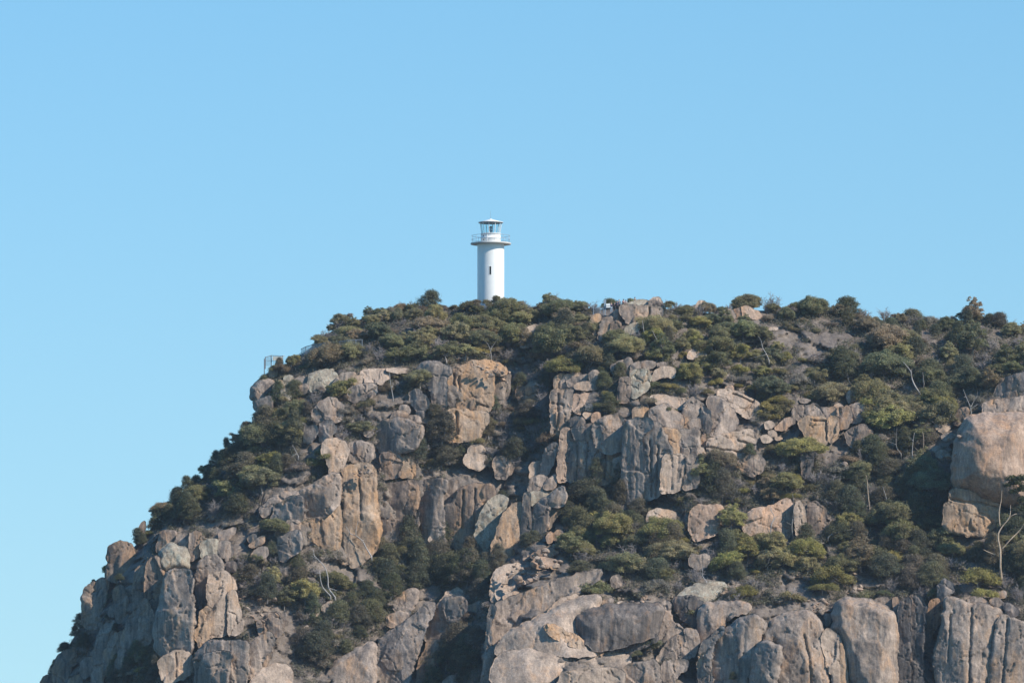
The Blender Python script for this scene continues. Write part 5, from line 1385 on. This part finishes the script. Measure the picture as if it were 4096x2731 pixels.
    scatter("1160,2470 1260,2470 1250,2560 1190,2620 1120,2590 1200,2540", {'oak': 2, 'heath': 2, 'dead': 1}, 54, 36, .65, .9, 24)
    scatter("1720,2660 1770,2580 1850,2560 1930,2570 1920,2731 1740,2760 1650,2750", {'oak': 4, 'heath': 1}, 56, 38, .7, 1.0, 25)
    scatter("1880,2420 1960,2400 1980,2480 1960,2560 1900,2560 1850,2480", {'oak': 3, 'heath': 1}, 52, 38, .7, .95, 26)
    # dark gully between the slanting buttress and the striped face
    scatter("2230,2110 2270,2020 2320,1920 2420,1870 2490,1890 2500,2030 2570,2070 2600,2140 2560,2200 2440,2180 2300,2150", {'oak': 5, 'heath': .8}, 58, 38, .75, 1.05, 27)
    scatter("2060,2190 2120,2130 2180,2110 2180,2150 2100,2200", {'oak': 1}, 42, 32, .6, .8, 28)
    # middle slope
    scatter("2230,2190 2320,2130 2500,2090 2600,2090 2740,2140 2780,2220 2760,2310 2650,2340 2500,2310 2380,2280 2280,2250",
            {'gum': 3, 'oak': 2, 'heath': 2, 'dead': 1.4}, 62, 40, .65, .98, 29, cols={'gum': [0, 4, 1], 'heath': [1, 3, 4]})
    scatter("2780,2280 2860,2160 2960,2160 3120,2190 3240,2200 3330,2220 3380,2300 3300,2330 3180,2300 3060,2370 2940,2330", {'gum': 3, 'heath': 2.5, 'oak': 1, 'dead': 2}, 70, 46, .6, .95, 30, .85, cols={'gum': [0, 4, 1], 'heath': [1, 3, 4]})
    scatter("2560,2370 2650,2340 2800,2330 2960,2360 3080,2390 3180,2400 3100,2440 2980,2430 2900,2390 2700,2400", {'heath': 3, 'dead': 2}, 60, 36, .6, .9, 31, .8, cols={'heath': [1, 3, 0]})
    scatter("2690,2010 2740,1950 2800,1890 2950,1850 3060,1800 3160,1820 3280,1850 3290,1960 3180,2010 3060,2030 2900,2030 2760,2060", {'heath': 3, 'gum': 1.5, 'oak': 1, 'dead': 2.4}, 60, 38, .7, 1.0, 32, cols={'heath': [0, 1, 3]})
    # right-hand slope
    scatter("3440,1720 3470,1640 3560,1610 3700,1620 3830,1670 3840,1730 3760,1740 3620,1720 3500,1740", {'gum': 1}, 62, 36, .85, 1.15, 33, cols={'gum': [0, 4, 1]})
    scatter("3250,1960 3420,1770 3560,1760 3720,1760 3790,1820 3790,2000 3780,2110 3700,2160 3560,2120 3420,2080 3300,2040", {'oak': 4, 'gum': 1.6, 'heath': 1, 'dead': 1.6}, 70, 46, .7, 1.05, 34, cols={'gum': [2, 0]})
    scatter("3300,2150 3400,2090 3600,2170 3780,2190 3900,2210 3990,2160 4096,2000 4300,2000 4300,2330 4100,2340 3960,2280 3840,2330 3700,2370 3560,2350 3440,2290 3340,2230", {'oak': 4.5, 'heath': 1.2, 'gum': 1, 'dead': .8}, 70, 44, .75, 1.05, 35)
    scatter("3390,2400 3500,2350 3700,2390 3760,2350 3840,2340 3840,2410 3700,2420 3560,2420", {'dead': 3, 'heath': 2}, 54, 30, .6, .9, 36, cols={'heath': [3, 4]})
    scatter("3960,2400 4020,2330 4200,2340 4200,2440 4050,2420", {'oak': 2, 'dead': 2, 'heath': 1}, 54, 34, .65, .95, 37)
    # patches at the foot of the left columns
    scatter("430,2690 560,2640 620,2610 650,2690 630,2760 440,2760", {'oak': 3, 'heath': 1}, 48, 32, .65, .9, 38, avoid=False)
    scatter("3200,1700 3200,1690 3260,1690 3300,1760 3220,1780", {'heath': 1}, 46, 34, .9, 1.1, 39, cols={'heath': [1]})
    # the uneven fringe along the skyline
    fr = random.Random(77)
    x = 1240
    while x < 4180:
        x += fr.uniform(18, 40)
        if 2395 < x < 2620 or 1900 < x < 2030 or 2960 < x < 3060: continue
        k = fr.choices(['heath', 'gum', 'dead'], [5, 3, 2])[0]
        plant(k, x, float(sky_y(x)) + fr.uniform(3, 16), fr.uniform(.6, 1.05) * (1.25 if k == 'dead' else .62 if k == 'gum' else 1), col=fr.choice([0, 2, 3]) if k != 'dead' else 0)
    x = 440
    while x < 1065:
        x += fr.uniform(20, 34)
        plant(fr.choice(['oak', 'oak', 'gum', 'heath']), x, float(sky_y(x)) + fr.uniform(6, 26), fr.uniform(.55, .85))
    for x, q in ((1868, 1.0), (1905, 1.12), (1942, 1.0), (1978, 1.15), (2010, .95), (2046, 1.1), (2084, 1.0)):
        plant('heath', x, 1241, q, fr.choice([0, 2, 4]), fr.choice([0, 4, 0, 2]), dY=-2)
    # individual plants that stand out
    P_ = plant
    P_('gum', 1165, 1462, .62, 3, 0, dY=-2.5, label="bush hiding the right end of the cliff edge platform railing")
    P_("heath", 1128, 1482, .9, 4, 2, dY=-3, label="brown bush under the beige panel of the cliff edge platform")
    P_('heath', 1092, 1478, .85, 2, 4, dY=-3, label="green bush at the foot of the cliff edge platform posts")
    P_('oak', 1712, 1240, .8, 0, 0, sx=1.25, label="dark dome shaped tree breaking the skyline left of the lighthouse")
    P_('gum', 1478, 1262, .55, 2, 2, label="thin wispy gum poking above the skyline far left of the lighthouse")
    P_('oak', 2440, 1242, .78, 1, 1, dY=2.5, sx=1.0, label="rounded dark green tree behind the summit lookout")
    P_('heath', 2515, 1232, 1.0, 2, 4, dY=3, label="rounded green bush between the visitors and the lone dark haired person")
    P_('gum', 2990, 1238, .85, 1, 0, label="umbrella shaped gum on the skyline above the pink summit outcrop")
    P_('dead', 3085, 1238, 1.25, 2, 0, label="tall leafless shrub on the skyline right of the umbrella shaped gum")
    P_('gum', 3250, 1262, .95, 4, 0, label="broad olive gum on the skyline left of the dark dome tree")
    P_('oak', 3392, 1262, .95, 0, 0, sx=1.25, label="large dark dome tree on the right skyline")
    P_('oak', 3650, 1290, .8, 1, 1, sx=1.2, label="dark olive mound of a tree on the right skyline")
    P_('gum', 3905, 1292, .95, 2, 3, lean=(0, -.28), label="windswept tree leaning left on the far right skyline")
    P_('oak', 3990, 1308, .9, 1, 2, sx=1.2, label="brownish domed tree right of the windswept skyline tree")
    P_('heath', 3330, 2330, 1.9, 4, 1, dY=-1.2, label="large yellow green heath mound on the right middle slope")
    P_('heath', 3290, 2360, 1.4, 1, 1, dY=-1.2, label="lower skirt of the large yellow green heath mound")
    P_('heath', 3910, 2335, 1.8, 4, 1, dY=-1.2, label="bright yellow green shrub left of the white branched gum")
    P_('heath', 3935, 2385, 1.3, 1, 1, dY=-1.2, label="low olive shrub below the bright yellow green shrub at the right")
    P_('gum', 2450, 2150, 1.15, 4, 4, dY=-1.5, label="spreading gum with forked pale trunk in front of the dark gully trees")
    P_('gum', 2925, 2120, 1.2, 2, 4, dY=-1.5, label="tall gum in front of the square pink block")
    P_('oak', 2320, 2295, .95, 3, 1, dY=-1, sx=1.4, label="low wide dark green shrub above the pale sloping rock band")
    P_('heath', 2370, 2365, 1.5, 4, 4, dY=-1.2, label="grey green shrub hanging over the pale sloping rock band")
    P_('heath', 2760, 2480, 1.15, 0, 4, dY=-.6, label="green shrub in the notch between dome and buttress")
    P_('heath', 2600, 2590, 1.2, 1, 4, dY=-2.2, label="dark shrub on the ledge under the black streaked dome")
    P_('heath', 2550, 2620, .9, 3, 4, dY=-2.4, label="smaller shrub on the ledge under the black streaked dome")
    P_('oak', 2930, 2715, .5, 3, 0, dY=-2.5, label="small dark shrub at the foot of the draped grey buttress")
    P_('oak', 2800, 1850, .5, 3, 0, dY=-2, label="small dark bush at the foot of the triangular crag")
    P_('oak', 3000, 1820, .7, 3, 0, dY=-2, label="dark round bush on the cracked pale block")
    P_('heath', 2680, 1650, .9, 0, 4, dY=-1.5, label="dark bush on the light ledge above the striped cliff")
    P_('heath', 2590, 1615, 1.0, 1, 3, dY=-1.5, label="grey green bush left end of the light ledge")
    P_('gum', 1100, 2130, .8, 1, 0, dY=-2.5, label="flat topped gum in front of the orange split slab")
    P_('oak', 2010, 1990, .6, 3, 0, dY=-1.5, label="dark bush clinging to the top of the central cliff face")
    # skyline trees of the far left edge
    for i, (x, y, s, v) in enumerate(((505, 2175, .85, 0), (470, 2180, .6, 3), (640, 2060, .7, 1), (560, 2120, .8, 3), (318, 2480, .65, 2), (300, 2530, .6, 3), (262, 2590, .6, 1), (330, 2590, .75, 1), (225, 2650, .5, 3), (205, 2700, .55, 2), (390, 2620, .5, 3))):
        P_('oak', x, y, s, v, 0, dY=(-1.5 if x > 240 else 1))
    P_('oak', 374, 2330, .34, 3, 0, Y=(rock_y(380, 2400) or 1100) + 1.6, label="tiny bush on top of the broad grey column at the left skyline")
    for i, (x, y, s) in enumerate(((480, 2320, .55), (440, 2395, .4), (465, 2520, .5), (600, 2540, .5), (425, 2470, .35))):
        P_('oak', x, y, s, 3, 0, dY=-1.8)
    # pale dead trunks and the white branched gum
    CV = lambda k, s: [(CROPS[k][0] + float(a) / CROPS[k][2], CROPS[k][1] + float(b) / CROPS[k][2]) for a, b in (q.split(",") for q in s.split())]
    BR = [("dead_tree", "bleached dead trunk leaning left in front of the tallest split slab", "6", -5, .17, BARK_PALE, ["540,615 500,550 470,495 420,455 380,440 345,380", "420,455 425,400 440,345", "470,495 482,485"]),
          ("dead_tree", "twisted bleached dead tree left of the dark hollow trees", "6", -4, .2, BARK_PALE, ["265,920 215,850 210,770 185,690 140,640 95,590", "140,640 80,605", "110,620 100,560", "215,850 280,870"]),
          ("dead_tree", "shorter bleached dead stump branch beside the twisted dead tree", "6", -4.2, .17, BARK_PALE, ["230,910 175,850 155,790 148,715", "155,740 120,735"]),
          ("gum_tree", "tall white branched gum with a bare forked trunk at the right edge", "8", -4, .27, BARK_TAN, ["2085,760 2078,690 2078,570 2060,460 2090,390 2148,315 2155,225", "2078,570 2160,480 2220,420 2262,360", "2075,385 2068,280 2085,190 2090,110", "2130,330 2190,293 2250,290", "2040,600 1990,580 1950,560"]),
          ("dead_tree", "slim white tree trunk in front of the pinkish slab on the right middle slope", "8", -3.5, .13, BARK_PALE, ["348,505 345,440 350,370 372,315 350,270 340,235", "372,315 365,290", "350,370 385,315 410,305"]),
          ("dead_tree", "white broken trunk with one bent side branch on the scree", "8", -3, .13, BARK_PALE, ["528,640 530,590 535,528", "533,600 560,578 600,572 650,570"]),
          ("dead_tree", "thin pale trunk in the upper dark scrub of the right slope", "8", -3, .12, BARK_PALE, ["1250,290 1225,200 1205,130 1190,85", "1225,200 1240,170"]),
          ("dead_tree", "tan trunk standing left of the thin pale trunk", "8", -3, .15, BARK_TAN, ["1092,250 1080,150 1075,60 1065,0", "1078,110 1050,60"]),
          ("dead_tree", "pale leaning trunk with a thick base above the spreading olive gum clump", "4", -3.5, .2, BARK_PALE, ["1530,930 1490,870 1465,810 1458,760 1430,720 1395,680", "1458,760 1466,735"]),
          ("dead_tree", "slender grey trunk right of the pale leaning trunk", "4", -3, .12, BARK_GREY, ["1548,925 1560,860 1558,830 1550,760", "1559,845 1545,810"]),
          ("dead_tree", "tall pale trunk below the spreading olive gum clump", "4", -3.5, .13, BARK_PALE, ["1470,1480 1468,1380 1475,1300 1485,1235", "1475,1300 1445,1270"]),
          ("dead_tree", "pinkish trunk right of the tall pale trunk", "4", -3.2, .12, BARK_TAN, ["1565,1455 1552,1380 1558,1290 1550,1230", "1556,1375 1520,1380 1480,1340"]),
          ("dead_tree", "crooked grey trunk left of the tall pale trunk", "4", -3.2, .11, BARK_GREY, ["1380,1400 1345,1350 1342,1270 1348,1200", "1343,1330 1300,1310 1260,1300"]),
          ("dead_tree", "bare white forked tree left of the long slab on the giant boulder", "4", -3, .11, BARK_PALE, ["1932,1105 1925,1040 1905,990 1885,940 1868,895", "1925,1040 1950,990 1975,950 1978,910", "1928,1050 1960,1025 1985,1012", "1890,950 1870,960"]),
          ("dead_tree", "curved white dead stem beside the middle slope ledge", "7", -3.2, .12, BARK_PALE, ["1370,802 1340,760 1338,720 1345,685", "1372,800 1380,770"]),
          ("fallen_log", "pale fallen log lying across the scree under the pale pillar", "8", -2.5, .12, BARK_PALE, ["778,468 815,438 870,425 960,408", "815,438 830,448"]),
          ("dead_tree", "forked pale trunk in the heath above the pointed bright slab", "4", -2.5, .11, BARK_PALE, ["345,670 325,620 295,570 285,520 260,478", "325,620 250,640 180,655"]),
          ("dead_tree", "slim pale trunk in the bush left of the square split block", "2", -3, .12, BARK_PALE, ["1318,965 1305,890 1290,790 1298,740", "1305,890 1320,850"]),
          ("dead_tree", "short grey stump trunk below the flat topped summit outcrop", "3", -2.5, .15, BARK_GREY, ["1130,465 1122,400 1115,355", "1124,420 1110,400"]),
          ("dead_tree", "pale slanting trunk below the lookout rocks", "3", -2.5, .1, BARK_PALE, ["1250,540 1215,480 1195,430", "1250,540 1275,500 1290,470"]),
          ("dead_tree", "bare white branching shrub on the gravel left of the small rock cone", "2", -2.5, .09, BARK_PALE, ["2090,650 2080,590 2060,540 2020,500", "2080,590 2110,540 2140,500", "2085,620 2030,610 1990,590", "2085,600 2090,550"]),
          ("dead_tree", "dry twiggy trunk at the top of the right scree with bare branches", "8", -3, .11, BARK_GREY, ["515,480 505,400 512,320 520,220 510,140", "512,320 560,310 630,285", "508,380 460,350"]),
          ("dead_tree", "small pale leaning stem in the scrub of the left flank", "2", -3, .1, BARK_PALE, ["575,1420 550,1370 530,1330", "560,1400 520,1420"]),
          ("dead_tree", "slim pale trunk in front of the lower right heath", "8", -3, .1, BARK_PALE, ["495,910 520,870 525,845", "505,890 490,880"])]
    for nm, lab, cr, dY, rad, mat, paths in BR:
        base = CV(cr, paths[0])[0]
        Y = float(T(base[0], base[1])[0]) + dY * .6
        org = Vector(ray_pt(base[0], base[1], Y))
        root = empty(nm, org); tag(root, lab, "log" if nm == "fallen_log" else "tree", "bare trunks and dead trees")
        if nm == "fallen_log": root["group"] = "fallen wood"
        for i, s in enumerate(paths):
            pts = CV(cr, s)
            m = MB(); n = len(pts)
            V3 = [Vector(ray_pt(x, y, Y + .25 * math.sin(x * .7 + i))) - org for x, y in pts]
            # smooth the polyline
            sm = []
            for a in range(n - 1):
                p0, p1, p2, p3 = V3[max(a - 1, 0)], V3[a], V3[a + 1], V3[min(a + 2, n - 1)]
                for t in (0, .33, .66):
                    sm.append(.5 * ((2 * p1) + (p2 - p0) * t + (2 * p0 - 5 * p1 + 4 * p2 - p3) * t * t + (3 * p1 - p0 - 3 * p2 + p3) * t ** 3))
            sm.append(V3[-1])
            if i == 0: sm.insert(0, sm[0] - Vector((0, 0, .6)))
            r0 = rad * (.72 if i == 0 else .42)
            m.tube(sm, [r0 * (1 - .72 * q / (len(sm) - 1)) for q in range(len(sm))], 7)
            m.build("trunk" if i == 0 else "branch", mat, root, True)
        if nm == "gum_tree":
            rng = np.random.default_rng(5)
            cl = []
            for x, y, r in ((2195, 60, 1.0), (2240, 110, 1.1), (2160, 30, .8), (2230, 30, 1.0), (2170, 130, .7), (2255, 190, .9), (2130, 80, .6), (2260, 260, .7)):
                p = Vector(ray_pt(2900 + x / 1.887, 1900 + y / 1.887, Y)) - org
                cl.append((p.x, p.y, p.z, r, r * .7))
            c = link("crown", crown_mesh("gum_crown", cl, .19, 330, rng), root); c.color = (.085, .095, .04, 1)
build_plants()

# ------------------------------------------------------------------ scree stones and undergrowth
def build_scree():
    rng = np.random.default_rng(21)
    protos = []
    for i in range(6):
        import bmesh
        bm = bmesh.new(); bmesh.ops.create_icosphere(bm, subdivisions=3, radius=.5)
        V = np.array([v.co[:] for v in bm.verts])
        for _ in range(9):
            d = rng.normal(0, 1, 3); d /= np.linalg.norm(d); h = rng.uniform(.24, .40)
            s = V @ d; V = V - np.clip(s - h, 0, None)[:, None] * d * .92
        V += (fbm(V[:, 0] * 4 + i, V[:, 1] * 4 + V[:, 2] * 3, i, 3) * .05)[:, None] * V
        V *= np.array([1.1, .95, rng.uniform(.6, .9)])
        for v, c in zip(bm.verts, V): v.co = c
        me = bpy.data.meshes.new("stone"); bm.to_mesh(me); bm.free(); me.materials.append(ROCK[('pale', 'pink', 'grey')[i % 3]])
        protos.append((me, ('pale', 'pinkish', 'grey')[i % 3]))
    zones = [("2020,2290 2110,2220 2220,2180 2250,2260 2180,2310 2080,2340", 46, .5, 1.3), ("940,2330 1020,2290 1130,2400 1100,2480 1040,2500 960,2420", 34, .4, 1.2),
             ("2420,2380 2560,2370 2700,2390 2560,2410 2440,2410", 20, .4, .9), ("2940,2140 3100,2180 3260,2200 3330,2260 3240,2320 3120,2330 3000,2260", 36, .4, 1.1),
             ("3170,2400 3300,2390 3330,2440 3250,2460 3170,2430", 26, .4, .9), ("3420,2280 3460,2340 3440,2400 3380,2400", 10, .5, 1.1), ("1880,1460 2000,1450 2120,1480 2060,1540 1960,1520", 24, .35, .9),
             ("3300,1800 3420,1790 3420,1860 3320,1870", 16, .4, .9), ("2870,2330 2960,2330 3060,2400 2980,2430 2900,2400", 22, .4, 1.1), ("1380,1890 1480,1860 1500,1900 1420,1920", 12, .4, .8), ("3770,1700 3850,1700 3800,1960 3760,1940", 12, .6, 1.3)]
    first = None
    for z, n, a, b in zones:
        P = np.array([[float(c) for c in q.split(",")] for q in z.split()])
        k = 0
        while k < n:
            x, y = rng.uniform(P[:, 0].min(), P[:, 0].max()), rng.uniform(P[:, 1].min(), P[:, 1].max())
            if not inside(P, np.array([x]), np.array([y]))[0]: k += .05; continue
            k += 1
            me, cw = protos[rng.integers(6)]
            Y = float(ground_y(x, y)[0]) - .12
            for F, Y0 in ROCKS:
                if F[:, 0].min() <= x <= F[:, 0].max() and F[:, 1].min() <= y <= F[:, 1].max() and inside(F, np.array([x]), np.array([y]))[0]: Y = min(Y, Y0 - 1.2)
            s = float(rng.uniform(a, b) * (1.3 if rng.random() < .12 else 1))
            o = link("stone", me, loc=ray_pt(x, y, Y)); o.scale = (s, s, s); o.rotation_euler = tuple(float(q) for q in rng.uniform(-.5, .5, 2)) + (float(rng.uniform(0, 6.28)),)
            describe(o, "%s %s loose stone" % ("large" if s > .95 else "small" if s < .6 else "medium", cw), x, y, "stone", "loose stones on the scree")
build_scree()

def build_undergrowth():
    rng = np.random.default_rng(33)
    n = 90000
    x, y = rng.uniform(150, 4400, n), rng.uniform(1225, 2760, n)
    inz = np.zeros(n, bool)
    for P in ZONES: inz |= inside(P, x, y)
    nz = fbm(x / PXM / 4, y / PXM / 3, 41, 4) + .4 * fbm(x / PXM / 1.2, y / PXM, 7, 2)
    ok = (y > sky_y(x) + 8) & np.where(inz, nz > -.3, nz > .22)
    for F in [q[0] for q in ROCKS] + BARE: ok &= ~inside(F, x, y)
    x, y = x[ok], y[ok]
    C = ray_pt(x, y, ground_y(x, y) - .15)
    r = rng.uniform(.3, .85, len(x)) * np.where(rng.random(len(x)) < .25, 1.35, 1)
    k = 30
    D = rng.normal(0, 1, (len(x), k, 3)); D[..., 2] = np.abs(D[..., 2]) * 1.1; D[..., 1] *= .8
    D /= np.linalg.norm(D, axis=2)[..., None]
    P = (C[:, None] + D * r[:, None, None] * rng.uniform(.5, 1.05, (len(x), k))[..., None]).reshape(-1, 3)
    V = leaf_quads(P, D.reshape(-1, 3) + np.array([0, 0, .3]), .105, rng, .45, .6).reshape(-1, 3)
    m, nn, l, bs = new_mat("undergrowth_leaves")
    tc = nn.new("ShaderNodeTexCoord")
    a = noise_tex(nn, l, tc.outputs["Object"], .35, 4, .6); b = noise_tex(nn, l, tc.outputs["Object"], 1.3, 3, .6); c = noise_tex(nn, l, tc.outputs["Object"], 7, 2, .5)
    r1 = ramp(nn, .36, .62, (.125, .12, .07, 1), (.205, .178, .15, 1)); l.new(a, r1.inputs[0])
    r2 = ramp(nn, .46, .62); l.new(b, r2.inputs[0])
    q = mixc(nn, l, r2.outputs[0], r1.outputs[0], (.16, .152, .085))
    r3 = ramp(nn, .3, .7, (.65, .65, .67, 1), (1.35, 1.33, 1.3, 1)); l.new(c, r3.inputs[0])
    q = mixc(nn, l, 1.0, q, r3.outputs[0], 'MULTIPLY'); l.new(q, bs.inputs["Base Color"]); bs.inputs["Roughness"].default_value = .7; bs.inputs["Specular IOR Level"].default_value = .2
    o = link("undergrowth", mesh_from("undergrowth", V, np.arange(len(V)).reshape(-1, 4), m, False))
    tag(o, "low brown green ground cover and litter between the shrubs and rocks", "ground cover", kind="stuff")
build_undergrowth()
settle_labels()

# ------------------------------------------------------------------ a kilometre of sea air
def build_haze():
    m = bpy.data.materials.new("sea_air"); m.use_nodes = True
    n, l = m.node_tree.nodes, m.node_tree.links
    n.clear()
    o = n.new("ShaderNodeOutputMaterial"); v = n.new("ShaderNodeVolumePrincipled")
    v.inputs["Color"].default_value = (0.80, 0.88, 0.95, 1)
    v.inputs["Density"].default_value = 0.00005
    v.inputs["Anisotropy"].default_value = 0.3
    l.new(v.outputs[0], o.inputs["Volume"])
    b = MB(); b.box((0, 0, 69), (6020, 6020, 152))
    h = b.build("haze", m)
    tag(h, "thin blue sea haze between the boat and the headland", "haze", kind="stuff")
build_haze()
